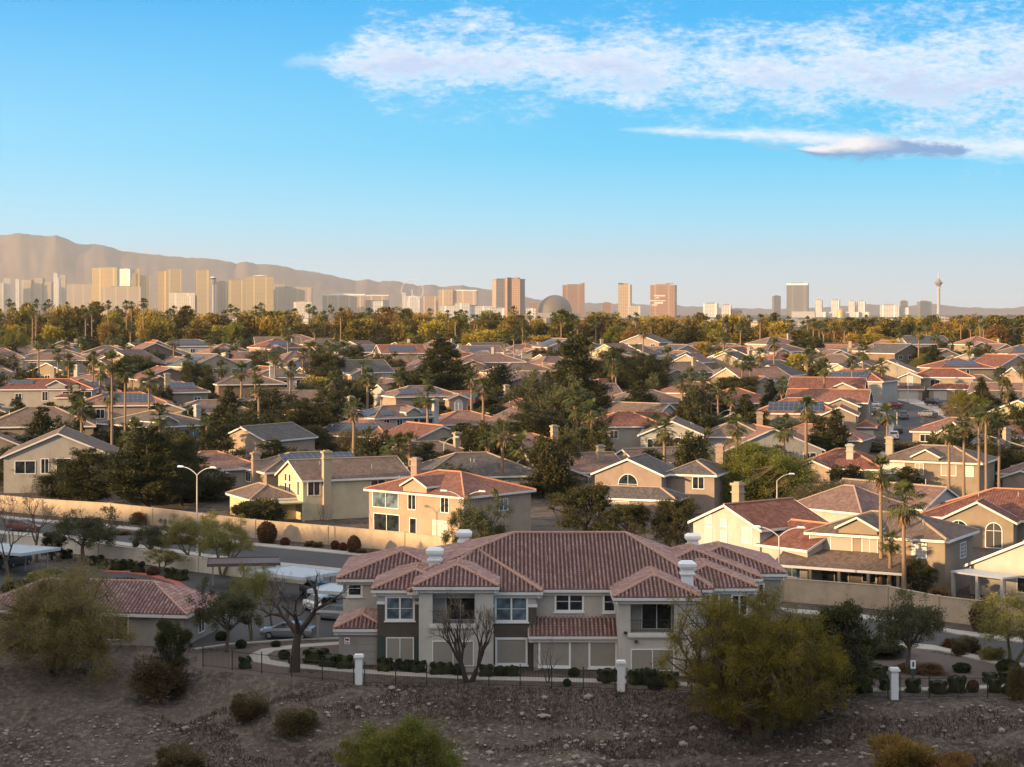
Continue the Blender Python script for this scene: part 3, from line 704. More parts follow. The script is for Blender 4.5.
house(960,432,1,18,13,-20,'hip','salmon','peach','low salmon-roofed house with a dark solar array at its right end beside the palm row',pitch=.34,solar=[(0,'f',.62,.92,.1,.6)])
house(1018,412,2,11,11,-20,'gy','brown','lime','olive-yellow house with a green-framed window at the edge of the palms',pitch=.4,win=[(0,'f',-1.5,3.2,1.8,1.4,'plain','glass_blue'),(0,'f',2.5,.8,1.8,1.4)])
# centre, middle distance
house(628,474,2,10,9,-20,'gy','grey','pink','grey-roofed house with a big arched grid window over a double garage',pitch=.42,trim='white',
  wings=[(4.9,12,-1.5,8.5,5.8,'hip'),(-5.5,8.5,-10.2,-4.4,2.9,'hip')],win=[(0,'f',0,3.3,2.8,2.3,'arch','glass'),(1,'f',1.2,3.6,1.6,1.6),(2,'f',-2,.1,4.6,2.1,'slim','blind')],chim=[(11,6,9.2)],chimw='pink')
house(672,435,2,11,14,-8,'gy','brown','grey','grey two-storey gabled house standing behind the arched-window house',pitch=.42,wings=[(5.4,16,-3,10,5.4,'hip')],win=[(0,'f',-3.8,3.3,.9,1.6),(0,'f',-1,4.3,.9,1.0),(0,'f',1,4.3,.9,.9)],vents=2,chim=[(15,7,8.7)],chimw='pink')
house(483,476,1,19,14,16,'hip','grey','pale','low house under a wide plain grey-brown roof behind the peach house',pitch=.42,eave=3.2,vents=2,garage=[(0,'r',0,4.6)],win=[(0,'f',3,.8,1.8,1.4)])
house(630,426,2,13,11,8,'hip','red','grey','grey two-storey house with a red hip roof behind the dark pines',pitch=.4,win=[(0,'f',3.5,3.4,2.4,1.6),(0,'f',-3,3.4,1.4,1.4)])
house(668,418,1,11,20,52,'gy','brown','grey','long brown-roofed house with a grey gable end beside the slim tall palms',pitch=.5,eave=3.2,win=[])
house(375,418,2,14.5,9,37,'hip','mauve','pale','pale blue-white two-storey house with three roof solar arrays and a white chimney',anchor='l',pitch=.4,dorm=[(0,1.5,3.2,.9)],chim=[(6.6,-4.7,8.6)],chimw='white',
  solar=[(0,'l',.15,.75,.12,.6),(0,'f',.18,.34,.2,.62),(0,'f',.62,.95,.12,.6)],win=[(0,'f',-4.6,3.3,1.2,1.9),(0,'f',-1.6,3.3,1.2,1.9),(0,'f',2.2,3.3,1.0,1.9),(0,'f',4.6,3.3,3.2,1.8),(0,'f',1.5,5.8,1.5,1.0,'arch')],patio=[(-2,7,-8,-4.6,2.5,'w_pale')])
house(428,396,2,15,10,24,'hip','mauve','pink','pink two-storey house with solar arrays in front of the big cone-shaped pine',pitch=.38,wings=[(4,8.5,-7.5,-4.5,5.2,'gy')],solar=[(0,'f',.12,.4,.2,.7),(0,'f',.5,.72,.25,.75)],win=[(1,'f',0,2.6,1.7,2.2,'arch','blind_light')])
house(474,424,1,16,13,20,'hip','salmon','peach','low house with an unbroken salmon roof right of the white-chimneyed house',pitch=.32,win=[])
house(478,387,1,12,9,12,'gx','mauve','grey','low mauve-roofed grey house behind the salmon roof',pitch=.4,eave=3.4,win=[(0,'f',0,1,1.2,1.4),(0,'f',3,1,1.2,1.4)])
house(492,362,2,20,11,14,'hip','mauve','tan','wide two-storey house with a bright gable on the far side of the cone-shaped pine',pitch=.36,wings=[(-9.5,-3,-7.5,-5,5.2,'gy')],win=[(0,'f',2.5,3.6,1.6,1.5),(0,'f',7,3.6,1.6,1.5)],chim=[(11,0,8.4)])
house(530,374,1,20,12,-22,'hip','red','cream','red-roofed house with sunlit cream garages and a dark car outside',pitch=.4,wings=[(4,9.5,-9,-5.5,3,'gy')],garage=[(0,'f',-4,4.8)],win=[(1,'f',0,.6,1.6,1.6)])
# left side
house(58,456,2,16.5,18,10,'gy','brown','pale','tan house with a broad gable end and a row of four dark upper windows',pitch=.42,win=[(0,'f',-5,3.0,3,1.9),(0,'f',-2,3.0,1.1,2.2),(0,'f',.9,3.0,2.2,2.2),(0,'f',4.3,3.2,1.7,1.7),(0,'f',7.2,3.2,1,1.5)],vents=1)
house(40,426,2,19,14,12,'hip','brown','tan','house under a big dark brown hip roof behind the four-windowed gable',pitch=.42,win=[],vents=2)
house(148,427,2,14,17,42,'hip','grey','tan','two-storey house with a grey roof and white chimney behind the tall pine pair',anchor='l',pitch=.32,chim=[(6.4,-4,8.8)],chimw='white',dorm=[(0,-3,4,.8)],
  win=[(0,'l',0,.9,2.2,1.6),(0,'l',5,3.4,1.6,1.4),(0,'f',-3,3.2,1.4,1.9,'plain','glass_blue'),(0,'f',2.6,3.0,5.5,2.0,'plain','glass_blue')],vents=2)
house(322,470,2,17,11,26,'hip','brown','tan','brown-roofed house with one long row of black solar panels along its ridge',pitch=.38,solar=[(0,'f',.22,.86,.45,.92)],wings=[(4.5,9,-8,-5.4,5.8,'gy')],chim=[(-9,-2,8.0)],chimw='pink')
house(242,440,2,10,14,-30,'gy','grey','peach','house with a grey roof and one bright peach gable wall',pitch=.42,wings=[(-13,-4.6,-1,8,3,'hip')],win=[(0,'f',2,.8,1.4,1.0,'arch'),(0,'r',0,.9,2.4,1.0,'arch')])
house(45,389,2,21,11,6,'hip','red','pale','red-roofed house with a small blue solar array and an arched dormer',pitch=.36,dorm=[(0,2.5,4,.9)],solar=[(0,'f',.1,.36,.5,.85)],wings=[(3,9,-8,-5.4,4.0,'hip')],
  win=[(0,'f',5.5,3.0,3,2.0),(0,'f',9,3.0,3,2.0),(0,'f',2.4,5.6,2,1.2,'arch'),(0,'f',0,3,1.2,2),(0,'f',-6,3.2,1.4,1.4)])
house(125,405,2,19,12,12,'hip','salmon','pink','salmon-roofed house with a broad grey solar array and a tall tan chimney',pitch=.36,solar=[(0,'f',.28,.78,.25,.85)],chim=[(-10,-3,9.4)],wings=[(5,12,-7,-5,4.8,'gy')],win=[(0,'f',-5,3,1.6,1.8),(1,'f',0,2.5,1.6,1.2)])
house(200,424,1,15,12,28,'hip','brown','brown','low brown house with a lit front gable under the round dark tree',pitch=.36,wings=[(-7,-2,-8,-5.5,3,'gy')],win=[])
house(55,360,2,19,10,8,'hip','mauve','white','white two-storey house with a mauve roof and small dark windows',pitch=.36,win=[(0,'f',-6.5,3.4,2.2,1.4),(0,'f',5.5,3.2,1.6,1.5),(0,'f',-7,5.0,1.4,.5)],wings=[(9,16,-3,4,4.4,'hip')])
house(88,380,1,15,12,-20,'hip','red','pale','low red-roofed house with a white chimney beside the white two-storey house',pitch=.36,chim=[(-5,-4,6.6)],chimw='white',win=[])
house(180,392,2,13,10,24,'hip','mauve','tan','mauve-roofed house with blue-grey solar panels and a slender tall tan chimney',pitch=.4,solar=[(0,'f',.2,.8,.3,.85)],chim=[(-3,-5.3,9.6)],win=[(0,'f',4,3,1.4,1.4)])
house(252,384,2,16,11,18,'hip','brown','brown','house under a broad brown hip roof beside the yellow chimney house',pitch=.34,win=[])
house(228,366,1,12,9,-30,'gx','red','yellow','small bright yellow house with a red roof and yellow chimney',pitch=.4,chim=[(-4.5,-1,6.5)],chimw='yellow',win=[])
house(283,377,2,14,10,20,'hip','brown','white','white two-storey house with a sunlit chimney beside the lone palm',pitch=.34,chim=[(-3,-5.3,8.2)],chimw='white',win=[(0,'f',0,3,2.2,1.8),(0,'f',4.5,3,2,1.8)])
house(298,402,1,26,13,10,'hip','brown','pale','long low brown-roofed house with white garage front behind the round tree',pitch=.34,garage=[(0,'f',8,4.8)],wings=[(-12,-6,-9,-6,3,'gy')],win=[(1,'f',0,.8,2,1.4,'arch')])
house(214,412,1,17,12,18,'hip','brown','tan','low plain brown hip roof house with two bushes against its wall',pitch=.36,win=[])
house(145,350,1,19,12,16,'hip','red','cream','red hip-roofed house with two dark solar arrays on the far left rows',pitch=.36,solar=[(0,'f',.15,.42,.2,.7),(0,'r',.2,.7,.2,.7)],win=[])
house(190,346,2,20,12,18,'hip','grey','white','slate grey roofed house with a white wall near the row of small palms',pitch=.36,solar=[(0,'f',.15,.8,.2,.7)],win=[(0,'f',1,3.2,1.6,1.4)])
house(366,372,1,12,11,-24,'gy','grey','cream','low grey-roofed house with a bright triangular gable by the feathery palm',pitch=.62,win=[])
house(373,352,2,24,12,14,'hip','grey','pink','grey-roofed two-storey house with rooftop solar panels behind the feathery palm',pitch=.34,wings=[(-12,-6,-9,-5.8,5.4,'gy'),(-3,2,-8,-5.8,4.6,'gy')],solar=[(0,'f',.38,.52,.3,.75),(0,'f',.56,.72,.3,.75),(0,'r',.2,.8,.2,.6)],win=[])
# right side, by the winding street
house(797,413,2,16,11.5,-12,'hip','terra','tan','terracotta-roofed house with one big black solar array near the winding street',pitch=.44,wings=[(5.0,11.5,-7.5,4,5.6,'gy'),(11.4,15,-4,3,3.2,'hip'),(3,6,-10,-7.4,3,'gy')],
  solar=[(0,'f',.16,.8,.14,.72)],win=[(1,'f',0,3.2,1.4,1.8),(3,'f',0,.8,1.4,1.4)],garage=[(2,'f',0,3)])
house(826,402,2,17,11,-16,'gx','terra','tan','terracotta-roofed house second up the winding street with two stacked gables',pitch=.42,wings=[(0,7,-9,-5.4,5.2,'gy')],win=[(0,'r',0,3.2,1.2,1.6)])
house(826,389,2,17,11,-14,'gx','red','cream','red-roofed house third up the winding street with a cream gable end',pitch=.42,wings=[(0,8,-8,-5.4,5.6,'gy')],win=[])
house(838,373,2,10,10,-24,'gy','mauve','yellow','pale yellow house with a lit gable beside two bare palm stumps',pitch=.44,win=[(0,'f',0,3.0,1.4,1.8),(0,'f',-3.5,2.8,1.8,1.6)])
house(862,371,2,12,14,-24,'gy','mauve','cream','cream house with a tall lit gable above the winding street',pitch=.4,win=[])
house(888,372,2,15,13,-18,'gy','mauve','cream','cream house with a broad shaded gable beside a thin white mast',pitch=.4,wings=[(7.4,14,-2,6,3.4,'gx')],win=[(0,'f',-4,3,1.2,1.6)])
house(943,377,2,15,9,-12,'hip','red','cream','cream house with red roofs and white garages on the bend of the street',pitch=.42,wings=[(-11,-5.5,-8,-1,5.8,'gy'),(-12,-5.2,-9.4,-7.9,2.9,'shed'),(-3.5,8,-9,-4.4,3,'hip')],trim='white',
  win=[(0,'f',-2,3.4,2.3,1.5),(1,'f',0,3.6,1.3,2.2,'plain','blind_light'),(0,'l',0,3.4,1,1.5),(3,'f',1,.6,1.0,1.9),(3,'f',3.2,.6,1.0,1.9)],garage=[(2,'f',0,4.6),(3,'f',-3,3)])
house(1000,394,1,15,12,-22,'gx','mauve','tan','low mauve-roofed house with a skylight at the right end of the winding street',pitch=.4,wings=[(-7,-2,-9,-5.8,3,'gy')],win=[])
house(975,385,1,13,11,-24,'hip','grey','pale','low grey hip-roofed house behind the leafy bushes of the street bend',pitch=.42,win=[])
house(1012,404,1,15,12,-30,'gx','grey','brown','brown-walled house with a weathered grey roof beside the palm tops',pitch=.42,wings=[(-7,-3,-9,-5.8,3,'gy')],win=[])
house(735,424,1,10,15,-40,'gy','brown','white','white-gabled brown-roofed house beside the curved lamp post',pitch=.46,solar=[(0,'r',.3,.7,.4,.8)],win=[],wings=[(4.8,13,-5,4,3,'hip')])
house(785,432,1,15,12,-10,'hip','brown','cream','low brown hip-roofed house with cream porch in front of the terracotta solar house',pitch=.38,wings=[(3,7.4,-8.5,-5.8,3,'gy')],win=[(1,'f',0,.7,1.6,1.6),(0,'f',-3,.8,1.6,1.3)])
house(768,375,2,12,12,-26,'gy','grey','white','white house with a grey roof half hidden by the tall street palms',pitch=.4,win=[(0,'f',1,3,1.8,1.4)])
house(660,379,1,20,13,-14,'hip','red','tan','low red-tiled house with two ridges behind the dark rounded pine',pitch=.36,wings=[(4,11,-9,-6,3,'gy')],win=[])
house(690,393,1,18,13,-24,'hip','salmon','pink','low salmon-roofed house crossed by two slim palm trunks',pitch=.36,win=[])
house(722,376,1,15,12,-22,'hip','mauve','pale','low mauve hip-roofed house with white roof vents near the middle palms',pitch=.34,win=[])
house(686,362,2,9,10,-28,'gy','mauve','cream','house with a small bright cream gable and a black solar roof beside it',pitch=.5,wings=[(-14,-4.4,-1,8,5.2,'hip')],solar=[(1,'f',.1,.85,.2,.8)],win=[])
house(725,361,2,11,12,-26,'gy','grey','cream','house with a dark slate roof and a black solar slope facing the palms',pitch=.44,solar=[(0,'l',.2,.8,.2,.75)],win=[],wings=[(-12,-5.4,0,9,4.8,'hip')])
house(650,354,1,18,12,-20,'gx','mauve','white','long low house with a white gable in the rows before the golden trees',pitch=.42,win=[])
house(712,351,1,28,12,-8,'gx','salmon','yellow','long sunlit house with a yellowish flat front before the golden trees',pitch=.26,eave=4.2,win=[])
house(605,352,2,10,14,-30,'gy','salmon','yellow','glowing yellow gabled house in front of the olive tree belt',pitch=.5,win=[])
house(793,356,1,18,13,-14,'hip','terra','cream','terracotta-roofed house behind the pair of bare palm stumps',pitch=.36,win=[])
house(778,368,1,18,12,12,'hip','grey','grey','low dark grey roof house between the street palms and the terracotta roofs',pitch=.36,win=[])

# ------------------------------------------------------------------ the far rows, and low houses filling the gaps of the middle rows
SKY_MARKS=[(30,'the spired tower'),(105,'the wide twin slab towers'),(150,'the gold stepped tower'),(178,'the slab with a bright left edge'),(208,'the control tower'),(258,'the white-crowned slab'),(292,'the long low slab'),(345,'the twin white-roofed blocks'),(412,'the big wheel'),(462,'the pale wide block'),(507,'the bent brown towers'),(552,'the round dome'),(577,'the curved brown slab'),(625,'the slim tan tower'),(663,'the brown tower with a lit sign'),(712,'the low white block'),(755,'the gap between skyline towers'),(797,'the dark square tower'),(840,'the slim white towers'),(885,'the low cream slab'),(937,'the needle tower'),(990,'the bare horizon')]
def mark(px): return min(SKY_MARKS,key=lambda a:abs(a[0]-px))[1]
TAKEN=[]
for o in SC.objects:
    if o.type=='EMPTY' and o.get('category')=='house': TAKEN.append((o.location.x,o.location.y))
rf=random.Random(42); used_labels={}
RN={'brown':'brown','mauve':'mauve','grey':'grey','red':'red','terra':'terracotta','salmon':'salmon'}
ROWN={3:'squeezed into the middle rows',0:'in the nearer far rows',1:'midway through the far rows',2:'in the last rows'}
n_far=0
for row,Yr in enumerate((300,325,350,375,400,425,448,472,500,530,560,590,620,650,682,715,745)):
    xw=-.33*Yr-6
    while xw<.33*Yr+6:
        xw+=rf.uniform(16.5,22)
        x=xw; y=Yr+rf.uniform(-8,8)
        px=CX+F*x/y
        if any((a-x)**2+(b-y)**2<(17.5 if Yr<470 else 15.8)**2 for a,b in TAKEN): continue
        if (868<px<965 and y<600) or (848<px<985 and y<480) or y<plerp(WALL,x)+16: continue       # the winding street
        if Yr>470 and rf.random()<.06: continue
        st=rf.choice([1,1,1,2]) if Yr>470 else 1; rc=rf.choice(['brown','brown','mauve','mauve','mauve','grey','red','terra','salmon']); wc=rf.choice(['cream','tan','tan','brown','peach','pink','grey'])
        yaw=rf.choice([-26,14,22,34,28])+rf.uniform(-5,5)
        roof=rf.choice(['hip','hip','gx','gy']); w=rf.uniform(14,18); d=rf.uniform(11,14)
        feat=[]
        wings=[];sol=[];ch=[]
        if rf.random()<.65: wings.append((-w/2+1,-w/2+1+rf.uniform(5,7),-d/2-2.8,-d/2+.4,EAVE[st]-.4,'gy'))
        if rf.random()<.25: sol.append((0,'f' if roof!='gy' else 'l',.2,.75,.2,.75)); feat.append('solar panels')
        if rf.random()<.3: ch.append((w*.3,-d*.2,EAVE[st]+3.4)); feat.append('a chimney')
        r3=3 if y<470 else (0 if y<560 else (1 if y<700 else 2))
        lab=f"{'two-storey' if st==2 else 'low'} {RN[rc]}-roofed house{' with '+' and '.join(feat) if feat else ''} {ROWN[r3]}, under {mark(px)}"
        if len(lab.split())>16: lab=f"{RN[rc]}-roofed house{' with '+' and '.join(feat) if feat else ''} {ROWN[r3]}, under {mark(px)}"
        if len(lab.split())>16: lab=f"{RN[rc]}-roofed house{' with '+feat[0] if feat else ''} {ROWN[r3]}, under {mark(px)}"
        if len(lab.split())>16: lab=f"{RN[rc]}-roofed house {ROWN[r3]}, under {mark(px)}"
        if lab in used_labels: 
            lab=lab.replace('house',wc+'-walled house',1)
            if lab in used_labels or len(lab.split())>16: continue
        used_labels[lab]=1
        house(px,0,st,w,d,yaw,roof,rc,wc,lab,wings=wings,solar=sol,chim=ch,Y=y,vents=2 if y<470 else 0,group='houses of the far rows',pitch=rf.uniform(.34,.44),side=False)
        TAKEN.append((x,y)); n_far+=1
print('far houses',n_far,'near',len(TAKEN)-n_far)
# ------------------------------------------------------------------ the apartment building
def apartment():
    t=thing('apartment_building','two-storey stucco apartment building with maroon barrel tile roof and recessed balconies behind iron fence','apartments',(0,153,0),0)
    groups={}
    def W(k,b=''): return groups.setdefault((k,b),MB())
    rm=MB(); cm=MB(); fm=MB()
    B=dict(
      main=Blk(-10.3,16,3,23,6.4,'hip',.32,.5,-.6,inset=(11.0,6.6)),
      left=Blk(-14.4,-5,9,21,6.4,'hip',.32,.5,-.6),
      porch=Blk(-14.2,-10.6,2.9,9.6,3.15,'hip',.34,.4,-.6),
      bay=Blk(-11,-5,2.2,12,6.45,'hip',.33,.45,-.6),
      tower=Blk(-7.5,-1.5,0,9,7.05,'hip',.36,.45,-.6,axis='y'),
      dark=Blk(-8,2.0,1.6,17,6.42,'hip',.42,.45,-.6,inset=(9,3),axis='y'),
      skirt=Blk(1.75,8.55,.8,3.05,2.95,'shed',.42,.4,-.6),
      tower2=Blk(8.5,14.6,-1.5,9,6.4,'hip',.36,.45,-.6,axis='y'),
      wing=Blk(13,20,5,16,6.2,'hip',.33,.45,-.6,axis='y'),
      wing2=Blk(11,21,10,21.6,6.3,'hip',.33,.45,-.6,inset=(5,4)),
      wing3=Blk(14,23.6,13.6,25,6.2,'hip',.33,.45,-.6,inset=(5,4.5)))
    mat={'main':'apt','left':'apt','porch':'stone','bay':None,'tower':None,'dark':None,'skirt':'stone','tower2':None,'wing':'stone','wing2':'stone','wing3':'stone'}
    for k,b in B.items():
        if mat[k]: b.walls(W(mat[k],k))
        pl,caps,eaves=b.planes()
        for poly in pl.values(): roof_mesh(rm,poly,.18); barrel_tiles(rm,poly)
        cc=Vector(((b.x0+b.x1)/2,(b.y0+b.y1)/2,0))
        for a,q in caps:
            L=(q-a).length; n=max(1,int(L/.42)); dz=Vector((0,0,.14))
            for i in range(n): 
                p0=a.lerp(q,i/n)+dz; p1=a.lerp(q,(i+1.12)/n)+dz; cm.tube([p0,p1],[.15,.12],6)
        for a,q in eaves:
            e=(q-a); e.z=0; o=Vector((e.y,-e.x,0)).normalized(); md=(a+q)/2-cc; md.z=0
            if o.dot(md)<0: o=-o
            board(fm,a,q,.2,o,.06)
            board(fm,a-o*(b.ov-.12)+Vector((0,0,-.19)),q-o*(b.ov-.12)+Vector((0,0,-.19)),.3,o,.08)     # second step of the eave moulding
    # two-tone blocks: dark render below a white band, pale above
    for k,x0,x1,y0,y1,zb,h in (('bay',-11,-7.48,2.2,12,5.25,6.43),('dark',-1.52,2.0,1.6,10,5.1,6.4)):
        W('taupe',k).box(x0,x1,y0,y1,-.6,zb); W('apt',k).box(x0+.02,x1-.02,y0+.02,y1,zb+.002,h)
        xm={'bay':-9.15,'dark':-.05}[k]; hw_={'bay':1.24,'dark':1.38}[k]; bm=MB(); bm.box(x0-.06,xm-hw_,y0-.06,y0-.002,zb-.12,zb+.12); bm.box(xm+hw_,x1+.06,y0-.06,y0-.002,zb-.12,zb+.12); bm.box(x1+.002,x1+.06,y0,y1,zb-.12,zb+.12); part('band_moulding',bm,M['white'],t)
    # balcony towers: front built round the openings
    def tower(b,ox0,ox1,oz0,oz1,h):
        w=W('pale_tower',ox0); th=.3
        w.box(b.x0,ox0,b.y0,b.y0+th,-.6,h); w.box(ox1,b.x1,b.y0,b.y0+th,-.6,h)
        w.box(ox0+.001,ox1-.001,b.y0+.002,b.y0+th,-.6,oz0); w.box(ox0+.001,ox1-.001,b.y0+.002,b.y0+th,oz1,h)
        w.box(b.x0+.002,b.x0+th,b.y0+th+.001,b.y1,-.6,h); w.box(b.x1-th,b.x1-.002,b.y0+th+.001,b.y1,-.6,h)
        w.box(b.x0+th+.001,b.x1-th-.001,b.y0+2.2,b.y0+2.4,-.6,h)
        w.box(b.x0+th+.001,b.x1-th-.001,b.y0+th+.001,b.y0+2.198,oz0-.25,oz0-.05); w.box(b.x0+th+.001,b.x1-th-.001,b.y0+th+.001,b.y0+2.198,oz1+.1,oz1+.25)
        lg=MB(); lg.box(ox0-.25,ox1+.15,b.y0-.22,b.y0-.003,oz0-.3,oz0-.02); lg.box(ox0-.15,ox1+.05,b.y0-.14,b.y0-.003,oz0-.42,oz0-.302); part('balcony_ledge',lg,M['trim'],t)
        rl=MB()
        for z in (oz0+.1,oz0+.98): rl.box(ox0+.01,ox1-.01,b.y0+.1,b.y0+.14,z,z+.04)
        n=int((ox1-ox0)/.13)
        for i in range(1,n): x=ox0+(ox1-ox0)*i/n; rl.box(x-.011,x+.011,b.y0+.11,b.y0+.13,oz0+.14,oz0+.98)
        part('balcony_railing',rl,M['iron'],t)
        window(t,Matrix.Translation(((ox0+ox1)/2+.5,b.y0+2.2,oz0)),2.3,2.15,'door','glass')
    tower(B['tower'],-6.4,-3.0,3.9,6.3,7.03); tower(B['tower2'],9.45,12.95,3.42,5.9,6.38)
    matn={'apt':'w_apt','stone':'w_stone','taupe':'w_taupe','pale_tower':'w_apt2'}
    M['w_apt2']=m_stucco('tower_stucco',(.56,.52,.46))
    for (k,q),mb in groups.items(): part('wall',mb,M[matn[k]],t)
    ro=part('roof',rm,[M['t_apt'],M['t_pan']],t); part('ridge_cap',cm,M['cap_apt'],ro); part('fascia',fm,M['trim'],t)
    def w(b,f,u,z,ww,hh,st='apt',pn='glass'): return window(t,B[b].face(f,u,z),ww,hh,st,pn)
    w('left','f',-3.7,4.9,1.0,1.1); w('bay','f',-1.15,3.95,2.1,1.7,'apt','glass_blue'); w('dark','f',2.95,3.95,2.4,1.75,'apt','glass_blue')
    w('main','f',1.85,4.55,2.1,1.45); w('main','f',5.6,4.5,1.7,1.45)
    w('bay','f',-1.15,.55,2.1,1.75,'plain','blind'); w('dark','f',2.95,.45,2.3,1.95,'aptone','blind')
    w('skirt','f',-1.7,.4,2.3,1.85,'aptone','blind'); w('skirt','f',2.2,.35,2.0,1.85,'aptone','blind')
    window(t,Matrix.Translation((-4.75,0,.55)),3.2,1.85,'plain','blind'); window(t,Matrix.Translation((11.2,-1.5,.45)),3.3,1.55,'plain','blind')
    w('wing','f',0,4.0,1.3,1.5); w('wing','f',2.4,3.9,1.1,1.5); w('wing3','f',2.6,3.6,1.2,1.5); w('wing3','r',-2,3.6,1.3,1.5); w('wing3','r',2.5,3.6,1.3,1.5); w('wing','f',1,.6,1.8,1.6)
    sh=MB()
    for x in (-10.7,-7.75): sh.box(x-.24,x+.24,2.12,2.197,.5,2.55)
    for k in range(0): pass
    part('shutter',sh,M['shutter'],t)
    gd=MB(); gd.box(-12.75,-11.05,2.83,2.897,-.1,2.35); [gd.box(-12.7,-11.1,2.80,2.829,.02+.58*k,.56+.58*k) for k in range(4)]; part('storage_door',gd,M['w_stone'],t)
    pn=MB(); pn.box(-13.75,-13.3,2.84,2.897,1.75,2.3); pq=MB(); pq.box(-13.68,-13.37,2.825,2.838,2.05,2.2); pq.box(-13.68,-13.37,2.825,2.838,1.83,1.9)
    pp=part('notice_plate',pn,M['white'],t); part('red_notice_mark',pq,M['taillamp'],pp)
    lt=MB()
    for x,y,z in ((9.05,-1.5,3.45),(9.9,-1.5,2.75),(13.0,-1.5,2.75)): lt.box(x-.14,x+.14,y-.22,y-.003,z-.08,z+.08)
    part('wall_light',lt,M['dark'],t)
    for x,y,z0,z1,ww in ((-6.5,7.2,6.5,8.6,1.0),(14.4,3.2,5.5,8.0,.95),(-4.3,17.5,6.4,8.9,.95),(16.7,22.5,5.5,8.0,.95)):
        mb=MB(); a=ww/2
        mb.box(x-a,x+a,y-a,y+a,z0,z1); mb.box(x-a-.14,x+a+.14,y-a-.14,y+a+.14,z1-.55,z1-.42); mb.box(x-a-.18,x+a+.18,y-a-.18,y+a+.18,z1,z1+.12)
        mb.box(x-a-.24,x+a+.24,y-a-.24,y+a+.24,z1+.122,z1+.36)
        vs=[(x-a-.2,y-a-.2,z1+.363),(x+a+.2,y-a-.2,z1+.363),(x+a+.2,y+a+.2,z1+.363),(x-a-.2,y+a+.2,z1+.363),(x-a+.05,y-a+.05,z1+.55),(x+a-.05,y-a+.05,z1+.55),(x+a-.05,y+a-.05,z1+.55),(x-a+.05,y+a-.05,z1+.55)]
        mb.add(vs,[(4,5,6,7),(0,1,5,4),(1,2,6,5),(2,3,7,6),(3,0,4,7)])
        part('chimney',mb,M['white'],ro)
    for x,y in ((3,7.5),(6.5,6.2),(4.8,9.5),(9,8),(-1.5,8.6),(7.9,4.3)):
        v=MB(); z=6.25+(y-2.5)*.32; v.tube([(x,y,z-.2),(x,y,z+.6)],[.06,.06],6); part('vent_pipe',v,M['cap_apt'],ro)
    return t
apartment()
# the low clubhouse at the other end of the fence
house(80,611,1,19,9,-10,'hip','apt','stone','low stucco clubhouse with a barrel tile hip roof behind the feathery mesquite','clubhouse',None,pitch=.42,anchor='c',name='clubhouse',capm='cap_apt',
      win=[(0,'f',3.2,.5,2.4,2.1,'plain','glass'),(0,'r',0,.6,1.4,1.4)])

# ------------------------------------------------------------------ road, kerbs, paths
def off(xs,d): return [(x,plerp(WALL,x)+d) for x in xs]
XS=[-140,-110,-90,-67,-56,-49,-40,-33,-23,-13,0,13,27,36.6,40,46,60,80,120]
strip('road',off(XS,-7.9),off(XS,-20.4),.012,M['asphalt'],'dark asphalt road running diagonally in front of the long block wall','road',rows=6)
strip('kerb',off(XS,-7.6),off(XS,-7.95),.13,M['kerb'],'pale concrete kerb on the wall side of the road','kerb',.18)
strip('kerb',off(XS,-20.3),off(XS,-20.65),.13,M['kerb'],'pale concrete kerb on the parking side of the road','kerb',.18)
strip('pavement',off(XS,-5.4),off(XS,-7.61),.12,M['concrete'],'pale concrete pavement below the long block wall','pavement',.15)
strip('pavement',off(XS,-20.66),off(XS,-22.8),.12,M['concrete'],'pale concrete pavement on the parking side of the road','pavement',.15)
def sheet(name,pts,z,mat,label,cat):
    mb=MB(); mb.add([(x,y,tflat(x,y)+z) for x,y in pts],[tuple(range(len(pts)))]); return struct(name,mb,mat,label,cat)
def gp(px,py): p=at(px,py); return (p.x,p.y)
sheet('parking_lot',[gp(*q) for q in ((192,652),(225,646),(300,641),(345,640),(380,620),(392,590),(340,568),(240,570),(190,572),(120,574),(50,566),(0,568),(-20,590),(60,592),(110,586),(150,588),(180,600),(196,620))][::-1],.008,M['asphalt'],'asphalt car park between the apartments and the low white wall','car park')
def band(name,pxs,w,z,mat,label,cat,thick):
    P=[gp(*q) for q in pxs]; A=[];Bq=[]
    for i,p in enumerate(P):
        a=Vector(P[max(0,i-1)]); b=Vector(P[min(len(P)-1,i+1)]); d=(b-a).normalized(); n=Vector((-d.y,d.x)); A.append(Vector(p)+n*w/2); Bq.append(Vector(p)-n*w/2)
    return strip(name,A,Bq,z,mat,label,cat,thick)
band('kerb',[(105,572),(130,573),(155,577),(175,583),(190,592)],.9,.14,M['redkerb'],'red painted kerb curving round the car park drive','kerb',.2)
band('kerb',[(194,650),(230,645),(300,640),(345,639)],.35,.13,M['kerb'],'concrete kerb along the near edge of the car park','kerb',.2)
band('path',[(345,643),(300,646),(268,650),(258,655),(262,661),(285,665),(330,669),(400,674),(480,678),(560,680),(640,682),(720,686)],1.5,.035,M['concrete'],'concrete footpath curving from the car park along the iron fence','path',.08)
band('path',[(785,690),(860,690),(930,689),(990,687),(1060,686)],1.2,.035,M['concrete'],'narrow concrete footpath behind the fence by the sign post','path',.08)
sheet('gravel_bed',[gp(*q) for q in ((760,672),(830,650),(900,648),(960,657),(1040,672),(1060,690),(900,692),(780,694))][::-1],.006,M['gravelbed'],'brown gravel bed planted with clipped bushes behind the fence','gravel bed')
sheet('planting_bed',[gp(*q) for q in ((196,668),(198,654),(262,646),(300,644),(346,646),(346,664),(300,670),(260,676))][::-1],.004,M['gravelbed'],'brown gravel bed between the car park and the curving path','gravel bed')
